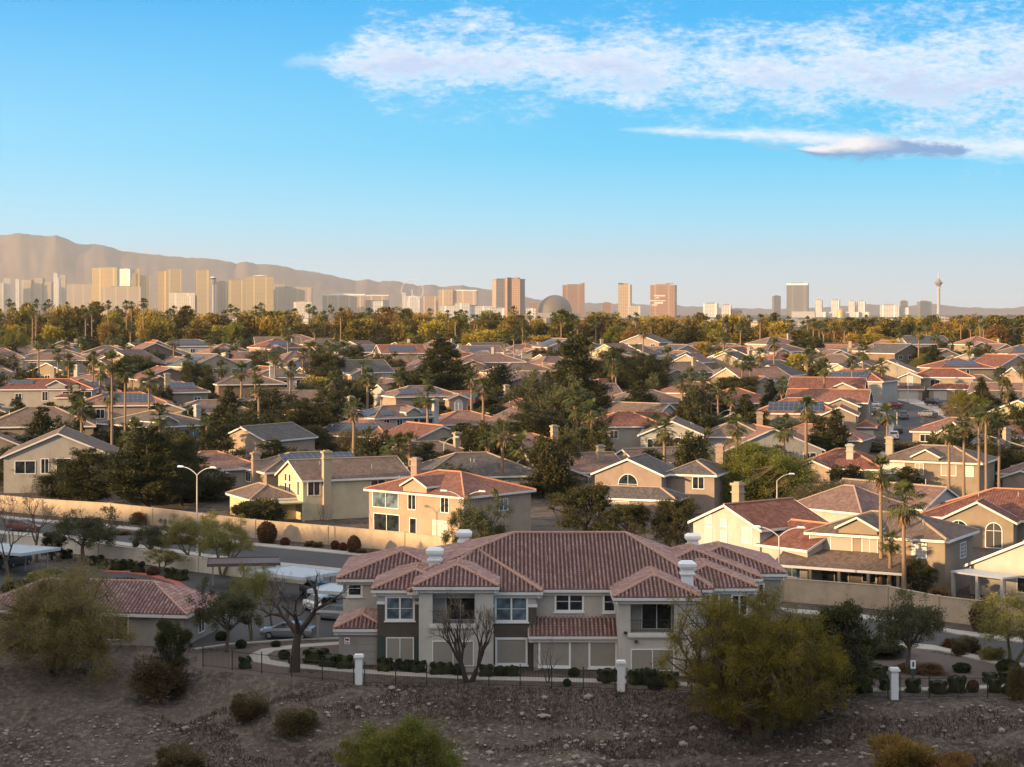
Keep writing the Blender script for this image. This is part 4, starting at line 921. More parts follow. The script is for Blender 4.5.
# winding street on the right
LE=[(862,403),(880,408),(890,416),(895,428),(893,442),(884,458)]; RE=[(876,398),(905,403),(930,411),(950,423),(956,440),(945,458)]
def interp(P,n=14):
    out=[]
    for i in range(n+1):
        t=i/n*(len(P)-1); k=min(int(t),len(P)-2); f=t-k; out.append((P[k][0]+(P[k+1][0]-P[k][0])*f,P[k][1]+(P[k+1][1]-P[k][1])*f))
    return out
strip('street',[gp(*q) for q in interp(LE)],[gp(*q) for q in interp(RE)],.25,M['asphalt'],'dark asphalt residential street winding down between the houses','street',.3,rows=5)
strip('pavement',[gp(*q) for q in interp(RE)],[gp(a+9+b*.0,b-3.0) for a,b in interp(RE)],.36,M['concrete'],'pale pavement and driveways outside the cream houses on the winding street','pavement',.4)
strip('pavement',[gp(a-6,b+1) for a,b in interp(LE)],[gp(*q) for q in interp(LE)],.36,M['concrete'],'pale pavement curving beside the parked pickup','pavement',.4)

# ------------------------------------------------------------------ walls and fences
def wall_line(name,label,P,h,th,mat,post=4.6,copm='trim'):
    a0=Vector((P[0][0],P[0][1],0)); t=thing(name,label,'wall',(a0.x,a0.y,tflat(a0.x,a0.y)))
    for i,(p,q) in enumerate(zip(P,P[1:])):
        p=Vector((p[0],p[1],0)); q=Vector((q[0],q[1],0)); L=(q-p).length; ang=math.atan2(q.y-p.y,q.x-p.x)
        n=max(1,int(L/12)); 
        for k in range(n):
            a=p.lerp(q,k/n); b=p.lerp(q,(k+1)/n); z=tflat((a.x+b.x)/2,(a.y+b.y)/2)
            Mx=Matrix.Translation(a-a0+Vector((0,0,z-t.location.z)))@Matrix.Rotation(ang,4,'Z'); l=(b-a).length
            mb=MB(); mb.box(.002,l-.002,-th/2,th/2,-.6,h); o=part('wall_panel',mb,M[mat],t,Mx)
            mb=MB(); mb.box(.002,l-.002,-th/2-.05,th/2+.05,h+.001,h+.1); part('coping',mb,M[mat],o)
            mb=MB(); mb.box(-.22,.22,-th/2-.1,th/2+.1,-.6,h+.16); part('pilaster',mb,M[mat],o)
    return t
WX=[-140,-110,-67,-56,-49,-41,-33,-23,-13,0,13,27,36.6,40,46,60,80,110]
wall_line('block_wall','long tan block wall separating the suburb from the diagonal road',[(x,plerp(WALL,x)) for x in WX],2.25,.22,'w_tanwall' if 'w_tanwall' in M else 'blockwall')
wall_line('low_wall','low pale block wall along the car park behind the clipped bushes',[(x,plerp(WALL,x)-34) for x in (-62,-56,-49,-42,-35,-28,-20)],1.55,.2,'lowwall')

def fence_line(label,x0,x1):
    L=lambda x: Vector((x,plerp(FENCE,x),0)); a0=L(x0); t=thing('iron_fence',label,'fence',tuple(a0)); n=max(1,round((x1-x0)/2.35)); pk=MB()
    for i in range(n+1):
        p=L(x0+(x1-x0)*i/n)-a0; mb=MB(); mb.box(p.x-.04,p.x+.04,p.y-.04,p.y+.04,-.3,1.72); mb.box(p.x-.055,p.x+.055,p.y-.055,p.y+.055,1.721,1.76); part('post',mb,M['iron'],t)
        if i<n:
            q=L(x0+(x1-x0)*(i+1)/n)-a0; l=(q-p).length; Mx=Matrix.Translation(p)@Matrix.Rotation(math.atan2(q.y-p.y,q.x-p.x),4,'Z')
            for z in (.15,1.5): pk.box(.04,l-.04,-.016,.016,z,z+.035,M=Mx)
            for k in range(1,int(l/.12)): pk.box(k*.12-.007,k*.12+.007,-.007,.007,.186,1.499,M=Mx); pk.box(k*.12-.007,k*.12+.007,-.007,.007,1.536,1.62,M=Mx)
    part('railing',pk,M['iron'],t)
def fx(px): 
    x=(px-CX)/F*147
    for _ in range(5): x=(px-CX)/F*plerp(FENCE,x)
    return x
fence_line('black iron fence from the dark bush to the first white pillar',fx(203),fx(359)-.45)
fence_line('black iron fence between the two white pillars below the apartments',fx(359)+.45,fx(621)-.45)
fence_line('black iron fence running behind the big golden-olive tree',fx(621)+.45,fx(894)-.45)
fence_line('black iron fence in front of the clipped bushes and sign post',fx(894)+.45,fx(1075))
for px,lab in ((359,'white block pillar before the storage door of the apartments'),(621,'white block pillar beneath the second balcony tower'),(894,'white block pillar beside the sign post and clipped bushes')):
    x=fx(px); y=plerp(FENCE,x); t=thing('fence_pillar',lab,'pillar',(x,y-.1,0),group='white pillars of the iron fence')
    mb=MB(); 
    for k in range(12): mb.box(-.27,.27,-.27,.27,-.4+.21*k+.008,-.4+.21*(k+1)); mb.box(-.262,.262,-.262,.262,-.4+.21*k-.001,-.4+.21*k+.007)
    part('shaft',mb,M['stone_white'],t); mb=MB(); mb.box(-.38,.38,-.38,.38,2.125,2.26); mb.box(-.32,.32,-.32,.32,2.261,2.36); part('cap',mb,M['stone_white'],t)
# waste-bag sign post
p=at(913,690); t=thing('sign_post','small white sign on a dark post above a clipped bush by the last pillar','sign',tuple(p)); mb=MB(); mb.box(-.04,.04,-.04,.04,-.2,2.3); part('post',mb,M['iron'],t)
mb=MB(); mb.box(-.2,.2,-.07,-.042,1.65,2.3); b=part('sign_board',mb,M['white'],t); mb=MB(); mb.box(-.07,.07,-.085,-.072,1.8,2.16); part('dark_symbol',mb,M['dark'],b)
mb=MB(); mb.box(-.16,.16,-.2,-.042,1.12,1.6); part('bag_dispenser',mb,M['shutter'],t)
p=at(318,640); t=thing('sign_post','small car park sign on a thin post in front of the silver sedan','sign',tuple(p)); mb=MB(); mb.box(-.04,.04,-.04,.04,-.2,2.2); part('post',mb,M['galv'],t)
mb=MB(); mb.box(-.22,.22,-.07,-.042,1.6,2.2); part('sign_board',mb,M['w_tan'],t)

# carports
def carport(label,cx,cy,L,D,yaw,z,mat):
    t=thing('carport',label,'carport',(cx,cy,0),R(yaw),'carports of the apartment car park'); mb=MB(); mb.box(-L/2,L/2,-D/2,D/2,z,z+.12)
    mb.box(-L/2-.03,L/2+.03,-D/2-.05,-D/2-.003,z-.1,z+.22); mb.box(-L/2-.03,L/2+.03,D/2+.003,D/2+.05,z-.1,z+.22); mb.box(-L/2-.05,-L/2-.003,-D/2,D/2,z-.1,z+.22); mb.box(L/2+.003,L/2+.05,-D/2,D/2,z-.1,z+.22)
    ro=part('canopy',mb,M[mat],t); rb=MB()
    for k in range(int(L/.6)): rb.box(-L/2+.3+.6*k-.02,-L/2+.3+.6*k+.02,-D/2+.02,D/2-.02,z+.121,z+.15)
    part('sheet_rib',rb,M[mat],ro)
    n=max(2,int(L/3)+1)
    for k in range(n):
        x=-L/2+.5+(L-1)*k/(n-1); q=MB(); q.box(x-.07,x+.07,D*.25-.07,D*.25+.07,-.2,z-.001); q.box(x-.06,x+.06,-D/2+.1,D*.25-.071,z-.2,z-.002); part('post',q,M['galv'],t)
carport('white flat carport roof just beyond the silver sedan, partly behind the burled bare tree',-21.8,192.5,7.6,6,-38,2.55,'carport')
carport('white carport roof tucked against the corner of the apartment building',-15.5,181,6.4,5,-20,2.5,'carport')
carport('white carport roof at the far end of the car park beside the bare trees',-58,213,14,6,-30,2.5,'carport')
carport('dark brown carport roof in front of the low pale wall',-28.3,200.5,7.5,5,8,2.6,'carport_dark')

# ------------------------------------------------------------------ street lamps
def lamp(label,px,pytop,pybase,arms,Y=None,rz=0):
    p=at(px,pybase); H=(pybase-pytop)/F*p.y; t=thing('street_lamp',label,'street lamp',tuple(p),R(rz),'street lamps')
    mb=MB(); mb.tube([(0,0,-.3),(0,0,H*.5),(0,0,H-.9)],[.11,.09,.07],8); mb.lathe([(.2,0),(.2,.25),(.12,.4)],8); part('pole',mb,M['polewhite'],t)
    for s in arms:
        a=MB(); pts=[(0,0,H-1.0)]+[(s*1.9*(k/6)**1.15,0,H-1.0+.95*math.sin(k/6*math.pi/2)) for k in range(1,7)]; a.tube(pts,[.055]*7,6); am=part('arm',a,M['polewhite'],t)
        q=MB(); x=s*2.2; q.add([(x-.42,-.14,H-.06),(x+.42,-.17,H-.06),(x+.42,.17,H-.06),(x-.42,.14,H-.06),(x-.36,-.09,H+.12),(x+.3,-.1,H+.1),(x+.3,.1,H+.1),(x-.36,.09,H+.12)],[(0,3,2,1),(4,5,6,7),(0,1,5,4),(1,2,6,5),(2,3,7,6),(3,0,4,7)]); part('lamp_head',q,M['lens'],am)
lamp('tall double-armed lamp on the near side of the road before the big pines',197,467,554,(-1,1),rz=-20)
lamp('double-armed lamp rising behind the apartment roof before the peach house',463,491,568,(-1,1),rz=-10)
lamp('double-armed lamp in front of the white red-roofed house',779,527,602,(-1,1),rz=-10)
lamp('curved lamp post in front of the fluffy grey-green tree',777,474,516,(1,),rz=10)
lamp('curved lamp post before the low plain grey-brown roof',444,437,475,(1,))
lamp('short curved lamp post beside the white chimney of the solar-roofed house',440,388,412,(-1,))
lamp('curved lamp post before the white-gabled brown-roofed house',719,410,432,(1,))
lamp('curved lamp post at the bend of the winding street',897,408,431,(-1,))
lamp('thin lamp post far off behind the wide bright-gabled house',514,350,372,(-1,))
lamp('thin lamp post at the back of the winding street behind a bush',945,356,378,(1,))
for px,a,b,lab in ((897,362,402,'thin pale mast beside the broad shaded gable'),(908,370,404,'thinner mast standing on the bend of the winding street')):
    p=at(px,b); H=(b-a)/F*p.y; t=thing('mast',lab,'mast',tuple(p)); mb=MB(); mb.tube([(0,0,-.2),(0,0,H)],[.12,.08],8); part('pole',mb,M['polewhite'],t); mb=MB(); mb.box(-.5,.5,-.06,.06,H-.5,H-.38); part('cross_arm',mb,M['polewhite'],t)

# ------------------------------------------------------------------ cars
def car_meshes(kind):
    """body, glass, wheel and lamp meshes: x forward, z up, wheels on z=0"""
    L,Wd={'sedan':(4.7,1.8),'suv':(4.8,1.92),'pickup':(5.6,1.95)}[kind]; hw=Wd/2
    sect={'sedan':[(-2.35,.35,.95,1),(-2.3,.3,1.0,.97),(-1.5,.25,1.05,1),(-.0,.25,1.0,1),(1.3,.25,.95,1),(2.1,.28,.82,.95),(2.35,.35,.65,.86)],
          'suv':[(-2.4,.4,1.1,.97),(-2.3,.35,1.15,1),(0,.3,1.15,1),(1.3,.3,1.12,1),(2.2,.32,1.0,.95),(2.4,.4,.8,.88)],
          'pickup':[(-2.8,.5,1.15,.98),(-2.75,.45,1.15,1),(-.6,.4,1.15,1),(1.4,.4,1.15,1),(2.6,.42,1.05,.96),(2.8,.5,.85,.9)]}[kind]
    body=MB(); vs=[]
    for x,a,b,k in sect:
        w=hw*k
        for y,z in ((-w*.93,a),(-w,a+.2),(-w,b-.22),(-w*.9,b),(w*.9,b),(w,b-.22),(w,a+.2),(w*.93,a)): vs.append((x,y,z))
    n=8; fs=[]
    for i in range(len(sect)-1):
        for k in range(n): fs.append((i*n+k,(i+1)*n+k,(i+1)*n+(k+1)%n,i*n+(k+1)%n))
    fs.append(tuple(range(n))); fs.append(tuple((len(sect)-1)*n+k for k in reversed(range(n)))); body.add(vs,fs)
    cab={'sedan':[(-2.0,1.02),(-1.15,1.42),(.25,1.44),(1.25,.98)],'suv':[(-2.3,1.13),(-2.05,1.68),(.35,1.7),(1.25,1.12)],'pickup':[(-.75,1.13),(-.6,1.72),(.7,1.74),(1.5,1.13)]}[kind]
    (xa,za),(xb,zb),(xc,zc),(xd,zd)=cab; w0,w1=hw*.88,hw*.7
    roof=[(xb,-w1,zb),(xc,-w1,zc),(xc,w1,zc),(xb,w1,zb)]; base=[(xa,-w0,za),(xd,-w0,zd),(xd,w0,zd),(xa,w0,za)]
    body.add(roof+[(x,y*1.0,z-.05) for x,y,z in roof],[(0,1,2,3),(0,4,5,1),(1,5,6,2),(2,6,7,3),(3,7,4,0)])
    for i in (0,1,2,3):                                  # pillars
        body.tube([base[i],roof[i]],[.05,.05],5)
    for y,yy in ((-w0,-w1),(w0,w1)):
        xm=(xb+xc)/2-.05; body.tube([(xm,y,min(za,zd)+.02),(xm,yy,zb)],[.05,.05],5)
    gl=MB(); s=.985
    q=[(x,y*s,z) for x,y,z in base]+[(x,y*s,z-.03) for x,y,z in roof]; gl.add(q,[(0,1,5,4),(1,2,6,5),(2,3,7,6),(3,0,4,7)])
    if kind=='pickup': body.box(-2.7,-.85,-hw*.8,-hw*.8+.02,1.15,1.2); gl2=1
    wheels=[(sect[-1][0]-.85,s_*(hw-.1)) for s_ in (-1,1)]+[(sect[0][0]+.9,s_*(hw-.1)) for s_ in (-1,1)]
    ty=MB(); r=.34; N=14
    prof=[(-.11,r*.62),(-.11,r*.93),(-.07,r),(.07,r),(.11,r*.93),(.11,r*.62)]
    vs=[(rr*math.cos(2*math.pi*k/N),yy,rr*math.sin(2*math.pi*k/N)) for yy,rr in prof for k in range(N)]
    ty.add(vs,[(i*N+k,i*N+(k+1)%N,(i+1)*N+(k+1)%N,(i+1)*N+k) for i in range(5) for k in range(N)])
    ri=MB(); 
    for yy in (-.085,.085): ri.add([(r*.63*math.cos(2*math.pi*k/N),yy,r*.63*math.sin(2*math.pi*k/N)) for k in range(N)],[tuple(range(N))])
    hl=MB(); x=sect[-1][0]; hl.box(x-.2,x-.02,-.24,.24,.6,.76); tl=MB(); x=sect[0][0]; tl.box(x-.015,x+.1,-.16,.16,.75,.98)
    return body,gl,ty,ri,hl,tl,wheels,sect,hw
def car(kind,label,px,pybase,yaw,colr,dz=0.0,group=None):
    def mk():
        b,g,ty,ri,hl,tl,wh,sect,hw=car_meshes(kind); return (b,g.mesh('glass',M['glass']),ty.mesh('tyre',M['tyre']),ri.mesh('rim',M['rim']),hl.mesh('headlight',M['lampglass']),tl.mesh('tail_light',M['taillamp']),wh,sect,hw)
    b,g,ty,ri,hl,tl,wh,sect,hw=cached(('car',kind),mk); bm=cached(('body',kind,colr),lambda:b.mesh('body',M['p_'+colr]))
    p=at(px,pybase); t=thing('parked_car' if kind!='pickup' else 'pickup_truck',label,'car' if kind!='pickup' else 'pickup truck',(p.x,p.y,p.z+dz),R(yaw),group)
    o=link('body',bm,t); link('window_glass',g,t)
    for s in (-1,1): link('headlight',hl,t,Matrix.Translation((0,s*hw*.58,.05))); link('tail_light',tl,t,Matrix.Translation((0,s*hw*.72,.0)))
    for x,y in wh: w=link('wheel',ty,t,Matrix.Translation((x,y,.34))); link('rim',ri,w)
G1='cars in the apartment car park'; G2='cars on the winding street'
car('sedan','silver sedan side-on in front of the white carport and burled tree',288,638,172,'silver',.01,G1)
car('suv','white car parked nose out under the white carport behind the burled tree',320,612,118,'white',.01,G1)
car('sedan','silver-white car half hidden by the corner of the apartment building',336,620,150,'silver',.01,G1)
car('suv','dark car farther back between the two white carports',316,597,120,'charcoal',.01,G1)
car('sedan','dark red car parked behind the bare trees at the road',24,531,-30,'red',.02,G1)
car('suv','dark car under the white carport at the far end of the car park',14,566,70,'charcoal',.01,G1)
car('pickup','pale teal pickup truck parked beside the winding street',861,442,172,'teal',.2,G2)
car('sedan','black car parked just behind the pale teal pickup',868,430,165,'black',.2,G2)
car('sedan','dark car in the shade nearer than the pale teal pickup',868,450,168,'charcoal',.2,G2)
car('suv','white car facing away on the kerb by the lone palm trunk',894,441,78,'white',.3,G2)
car('pickup','silver truck driving up the middle of the winding street',903,420,85,'silver',.28,G2)
car('suv','black off-roader in the driveway of the red-roofed cream house',934,407,-60,'black',.4,G2)
car('sedan','dark car beside the white one on the cream house driveway',946,410,-70,'charcoal',.4,G2)
car('sedan','white car on the cream house driveway nearest the bushes',955,412,-70,'white',.4,G2)
car('suv','black car under the terracotta solar house wall by the small palms',866,416,160,'black',.2,G2)
car('sedan','white car at the head of the winding street beyond the palms',872,408,150,'white',.2,G2)
car('sedan','silver car parked along the far kerb of the winding street bend',928,418,120,'silver',.3,G2)
car('sedan','charcoal car parked at the near kerb behind the kerbside white car',898,434,80,'charcoal',.3,G2)
car('sedan','tan car parked opposite the terracotta solar house on the winding street',884,424,100,'tan',.3,G2)
car('sedan','red car at the far top of the winding street by the masts',893,409,140,'red',.3,G2)
car('suv','dark car outside the sunlit cream garages',533,387,-40,'black',.1,'cars among the far houses')
car('sedan','pale blue car glimpsed between the dark trees in the middle',592,393,150,'teal',.1,'cars among the far houses')
# ------------------------------------------------------------------ trees
def rvec(rr):
    while True:
        v=Vector((rr.uniform(-1,1),rr.uniform(-1,1),rr.uniform(-1,1)))
        if .05<v.length<=1: return v
def leaf(mb, c, d, l, w, rr):
    s=d.cross(rvec(rr)); 
    if s.length<1e-4: s=Vector((1,0,0))
    s=s.normalized()*w*.5; b=len(mb.v); e=c+d*l; m_=c+d*(l*.5)
    mb.v.extend((tuple(c),tuple(m_+s),tuple(e),tuple(m_-s))); mb.f.append((b,b+1,b+2,b+3)); mb.m.append(0)
def branch_tree(seed,H,spread,levels=4,trunk=.22,rad=.22,kids=(3,4),ang=(25,55),up=.25,shrink=.68,multi=1,lean=0.0,jit=.18,sub=True):
    """limbs as tubes; returns the wood buffer and the twig tips"""
    rr=random.Random(seed); wood=MB(); tips=[]
    def go(p,d,L,r,lev):
        n=4 if lev<2 else 3; pts=[p]; rads=[r]; dd=d.copy()
        for k in range(n):
            dd=(dd+rvec(rr)*jit+Vector((0,0,up*.16))).normalized(); pts.append(pts[-1]+dd*(L/n)); rads.append(r*(1-(.42*(k+1)/n)))
        wood.tube(pts,rads,7 if lev==0 else (5 if lev<3 else 3),cap=False)
        if lev>=2 and lev<levels and rr.random()<.16: tips.append((pts[-1],dd,L)); return
        if lev>=levels: tips.append((pts[-1],dd,L)); tips.append((pts[-2],dd,L)); return
        k=rr.randint(*kids)
        for i in range(k):
            a=R(rr.uniform(*ang)); t=2*math.pi*(i/k)+rr.uniform(-.6,.6)
            u=dd.orthogonal().normalized(); w=dd.cross(u); nd_=(dd*math.cos(a)+(u*math.cos(t)+w*math.sin(t))*math.sin(a)); nd_.z+=up*.5; nd_.normalize()
            s_=pts[-1] if (i<2 or lev==0) else pts[-2]
            go(s_,nd_,L*shrink*rr.uniform(.62,1.28),r*.58*rr.uniform(.85,1.1),lev+1)
    for mI in range(multi):
        a=2*math.pi*mI/max(1,multi)+rr.uniform(-.4,.4); ll=lean+(0.35 if multi>1 else 0)
        d=Vector((math.cos(a)*ll,math.sin(a)*ll,1)).normalized(); go(Vector((math.cos(a)*.15*(multi>1),math.sin(a)*.15*(multi>1),-.3)),d,H*trunk+.3,rad,0)
    return wood,tips
def norm_tree(wood,crown,H,W):
    """scale both buffers together so that the plant is H high and W wide"""
    P=[v for b in (wood,crown) if b for v in b.v]; zm=max(p[2] for p in P); xs=sorted(p[0] for p in P); ys=sorted(p[1] for p in P); n=len(xs)
    w=max(xs[int(n*.985)]-xs[int(n*.015)],ys[int(n*.985)]-ys[int(n*.015)],.1); cx=0;
    for b in (wood,crown):
        if b: b.v=[(p[0]*W/w,p[1]*W/w,p[2]*H/zm) for p in b.v]
PROTO={}
def leafy(key,mat,bark,seed,H,W,n,ll,lw,rc,droop=0.0,levels=4,fill=.45,low=.22,**kw):
    """wood scaled to the wanted height and spread first, then real-size leaves in uneven clumps on its tips"""
    wood,tips=branch_tree(seed,10.0,1,levels=levels,**kw); rr=random.Random(seed+5); cr=MB()
    zt=max(p.z for p,d,L in tips); rx=sorted(math.hypot(p.x,p.y) for p,d,L in tips)[int(len(tips)*.93)]
    kz=(H-rc*.8)/zt; kx=(W/2-rc*.7)/rx
    wood.v=[(x*kx,y*kx,z*kz) for x,y,z in wood.v]; tips=[(Vector((p.x*kx,p.y*kx,p.z*kz)),d,L) for p,d,L in tips]; base=list(tips)
    zt=H-rc*.8; rx=W/2-rc*.7
    for q in range(int(len(base)*fill)):                 # side sprays that fill the crown down to its skirt
        v=rvec(rr).normalized()*rr.uniform(.45,1.0); p=Vector((v.x*rx,v.y*rx,zt*(low+(1-low)*(.5+.5*v.z)**1.3*.97)))
        near=min(base,key=lambda t:(t[0]-p).length_squared)[0]
        if (near-p).length>.3: wood.tube([near,near.lerp(p,.5)+Vector((0,0,-.05)),p],[.05,.035,.012],3,cap=False)
        tips.append((p,Vector((v.x,v.y,.25)).normalized(),1.0))
    per=max(1,int(n/len(tips)))
    for p,d,L in tips:
        if rr.random()<.1: continue
        k=int(per*rr.uniform(.25,1.9)); rcl=rc*rr.uniform(.5,1.25)
        for i in range(k):
            o=rvec(rr)*rcl*rr.uniform(.5,1.1); o.z*=.75; dl=(rvec(rr)+d*.6+Vector((0,0,-droop))).normalized(); leaf(cr,p+o,dl,ll*rr.uniform(.6,1.3),lw*rr.uniform(.7,1.2),rr)
    PROTO[key]=(wood.mesh('trunk',M[bark],True),cr.mesh('crown',M[mat]),H,W)
def conifer(key,mat,seed,H,W,n,shape='cone',ll=.45,lw=.09,bare=.12):
    rr=random.Random(seed); wood=MB(); cr=MB(); wood.tube([(0,0,-.3),(.05,0,H*.35),(-.05,.05,H*.7),(0,0,H*.97)],[W*.035,W*.028,W*.017,.03],7,cap=False)
    tips=[]; z=H*bare; 
    while z<H*.985:
        t=(z/H-bare)/(1-bare)
        if shape=='cone': r=W/2*(1-t)**.72*(.42+.58*min(1,t*5))
        else: r=W/2*math.sqrt(max(0,1-(2*t-.82)**2*.72)) if t>.2 else W/2*(.55+t*2)
        k=5 if t<.85 else 3
        for i in range(k):
            a=rr.uniform(0,2*math.pi); rl=r*rr.uniform(.6,1.12); e=Vector((math.cos(a)*rl,math.sin(a)*rl,z+rl*rr.uniform(.02,.38))); s=Vector((0,0,z)); m_=s.lerp(e,.5)+Vector((0,0,-rl*.06))
            wood.tube([s,m_,e],[max(.02,rl*.035),rl*.02+.01,.012],4,cap=False)
            for q in range(max(2,int(rl*2.2))): f=rr.uniform(.35,1.05); tips.append((s.lerp(e,f)+rvec(rr)*.15*rl,(e-s).normalized(),.32+.30*rl*.5))
        z+=H*.035*rr.uniform(.7,1.3)
    per=max(2,int(n/len(tips)))
    for p,d,rc in tips:
        k=int(per*rr.uniform(.5,1.5))
        for i in range(k):
            o=rvec(rr)*rc; o.z*=.7; leaf(cr,p+o,(rvec(rr)*.8+d*.5+Vector((0,0,.55))).normalized(),ll*rr.uniform(.6,1.2),lw*rr.uniform(.8,1.3),rr)
    norm_tree(wood,cr,H,W); PROTO[key]=(wood.mesh('trunk',M['bark_dark'],True),cr.mesh('crown',M[mat]),H,W)
def bare_tree(key,bark,seed,H,W,levels=6,**kw):
    wood,tips=branch_tree(seed,10.0,1,levels=levels,**kw); tw=MB(); rr=random.Random(seed)
    for p,d,L in tips:
        for i in range(2): leaf(tw,p,(d+rvec(rr)*.7).normalized(),rr.uniform(.35,.8),.035,rr)
    norm_tree(wood,tw,H,W); PROTO[key]=(wood.mesh('trunk',M[bark],True),tw.mesh('twigs',M['l_twig']),H,W)
def palm_crown(seed,nf=34,rad=1.55,mat='l_palm'):
    rr=random.Random(seed); cr=MB()
    for i in range(nf):
        a=rr.uniform(0,2*math.pi); el=R(rr.choice([75,55,35,15,-5,-20,-38])+rr.uniform(-9,9)); d=Vector((math.cos(a)*math.cos(el),math.sin(a)*math.cos(el),math.sin(el)))
        side=Vector((-math.sin(a),math.cos(a),0)); upv=side.cross(d)*-1; pl=rad*rr.uniform(.5,.68); p=Vector((0,0,rr.uniform(-.25,.15))); q=p+d*pl-Vector((0,0,.05))
        b=len(cr.v); w=side*.03; cr.v.extend(map(tuple,(p-w,p+w,q+w,q-w))); cr.f.append((b,b+1,b+2,b+3)); cr.m.append(0)
        nb=11
        for k in range(nb):
            t=(k/(nb-1)-.5)*R(175); dd=(d*math.cos(t)+side*math.sin(t)); L=rad*.55*(1-.25*abs(t))*rr.uniform(.85,1.1); m_=q+dd*L*.55; e=q+dd*L+Vector((0,0,-L*.38)); wv=side.cross(dd); wv=(d*math.sin(-t)+side*math.cos(t))*.055
            b=len(cr.v); cr.v.extend(map(tuple,(q,m_+wv,e,m_-wv))); cr.f.append((b,b+1,b+2,b+3)); cr.m.append(0)
    return cr
def feather_crown(seed,nf=30,rad=2.4):
    rr=random.Random(seed); cr=MB()
    for i in range(nf):
        a=2*math.pi*i/nf*2.618; el=R(rr.uniform(0,78)); L=rad*rr.uniform(.85,1.1); h=Vector((math.cos(a),math.sin(a),0)); side=Vector((-math.sin(a),math.cos(a),0)); pts=[]
        for k in range(9):
            t=k/8; pts.append(h*(L*t*math.cos(el*(1-.5*t)))+Vector((0,0,L*t*math.sin(el)*(1-.25*t)-L*.55*t*t)))
        for k in range(1,9):
            for s in (-1,1):
                for q in range(2):
                    p=pts[k-1].lerp(pts[k],q*.5); e=p+side*s*.5*(1-.5*k/8)+(pts[k]-pts[k-1])*.7+Vector((0,0,-.16)); w=(pts[k]-pts[k-1])*.13; b=len(cr.v); cr.v.extend(map(tuple,(p,p+w,e,e-w*.2))); cr.f.append((b,b+1,b+2,b+3)); cr.m.append(0)
    return cr
# one of each kind
leafy('mesquite','l_palo','bark',11,8.5,12,85000,.30,.035,.95,droop=.35,levels=4,fill=.6,low=.08,rad=.11,trunk=.08,kids=(3,4),ang=(25,60),up=.12,multi=3,shrink=.74,jit=.24)
leafy('acacia','l_olive','bark',23,10,14,150000,.22,.05,.85,droop=.1,levels=4,fill=1.1,low=.0,rad=.11,trunk=.05,kids=(3,4),ang=(25,62),up=.16,multi=5,shrink=.76,jit=.24)
leafy('palo','l_palo','bark_green',31,7,8,16000,.26,.045,.75,droop=.25,levels=4,fill=.15,low=.35,trunk=.2,kids=(2,4),ang=(25,55),up=.2,multi=2,shrink=.74)
leafy('ash','l_ash','bark',41,8,8.5,24000,.22,.085,.8,levels=4,fill=.25,low=.3,trunk=.22,kids=(3,4),ang=(22,55),up=.2,shrink=.72)
leafy('oak','l_oak','bark_dark',53,8,7.5,26000,.24,.10,.75,levels=4,fill=.6,low=.1,trunk=.18,kids=(3,4),ang=(22,52),up=.25,shrink=.7)
leafy('oak2','l_oak','bark_dark',59,9,7,26000,.24,.10,.75,levels=4,fill=.6,low=.08,trunk=.14,kids=(3,4),ang=(20,48),up=.3,multi=2,shrink=.72)
leafy('lime','l_lime','bark',61,9,11,60000,.26,.075,.95,levels=4,fill=.9,low=.05,trunk=.16,kids=(3,5),ang=(22,58),up=.2,multi=2,shrink=.72)
leafy('fluff','l_ash','bark',67,7,10,60000,.30,.045,.95,droop=.1,levels=4,fill=1.0,low=.03,trunk=.1,kids=(3,5),ang=(25,62),up=.18,multi=4,shrink=.74)
conifer('pine','l_pine',71,12,8.5,30000,'cone'); conifer('pine2','l_pine',73,11,9,30000,'round',bare=.1); conifer('pine3','l_pine',79,14,6.5,24000,'cone')
bare_tree('burl','bark_dark',91,9,8,levels=5,trunk=.28,rad=.42,kids=(2,3),ang=(25,60),up=.2,shrink=.66)
bare_tree('vase','bark_dark',97,8.5,6.5,levels=5,trunk=.14,rad=.26,kids=(2,3),ang=(16,34),up=.35,shrink=.74,multi=3)
bare_tree('winter','bark',101,7,7,levels=6,trunk=.2,rad=.22,kids=(2,3),ang=(20,42),up=.25,shrink=.73)
bare_tree('sapling','bark_dark',103,4,3.4,levels=3,trunk=.2,rad=.12,kids=(2,2),ang=(15,40),up=.35,shrink=.8,multi=3)
# middle-distance kinds
conifer('mid_pine',  'l_pine',141,11,7,6500,'cone',.6,.16,bare=.06); conifer('mid_pine2','l_pine',142,9,8,6500,'round',.6,.16,bare=.06)
leafy('mid_oak','l_oak','bark_dark',143,8,7.5,8000,.42,.2,.9,levels=3,fill=.9,low=.05,trunk=.14,kids=(3,4),ang=(22,55),up=.2,multi=2,shrink=.74); leafy('mid_ash','l_ash','bark',144,7,7.5,8000,.42,.16,.9,levels=3,fill=.8,low=.1,trunk=.14,kids=(3,4),ang=(22,55),up=.2,multi=2,shrink=.74)
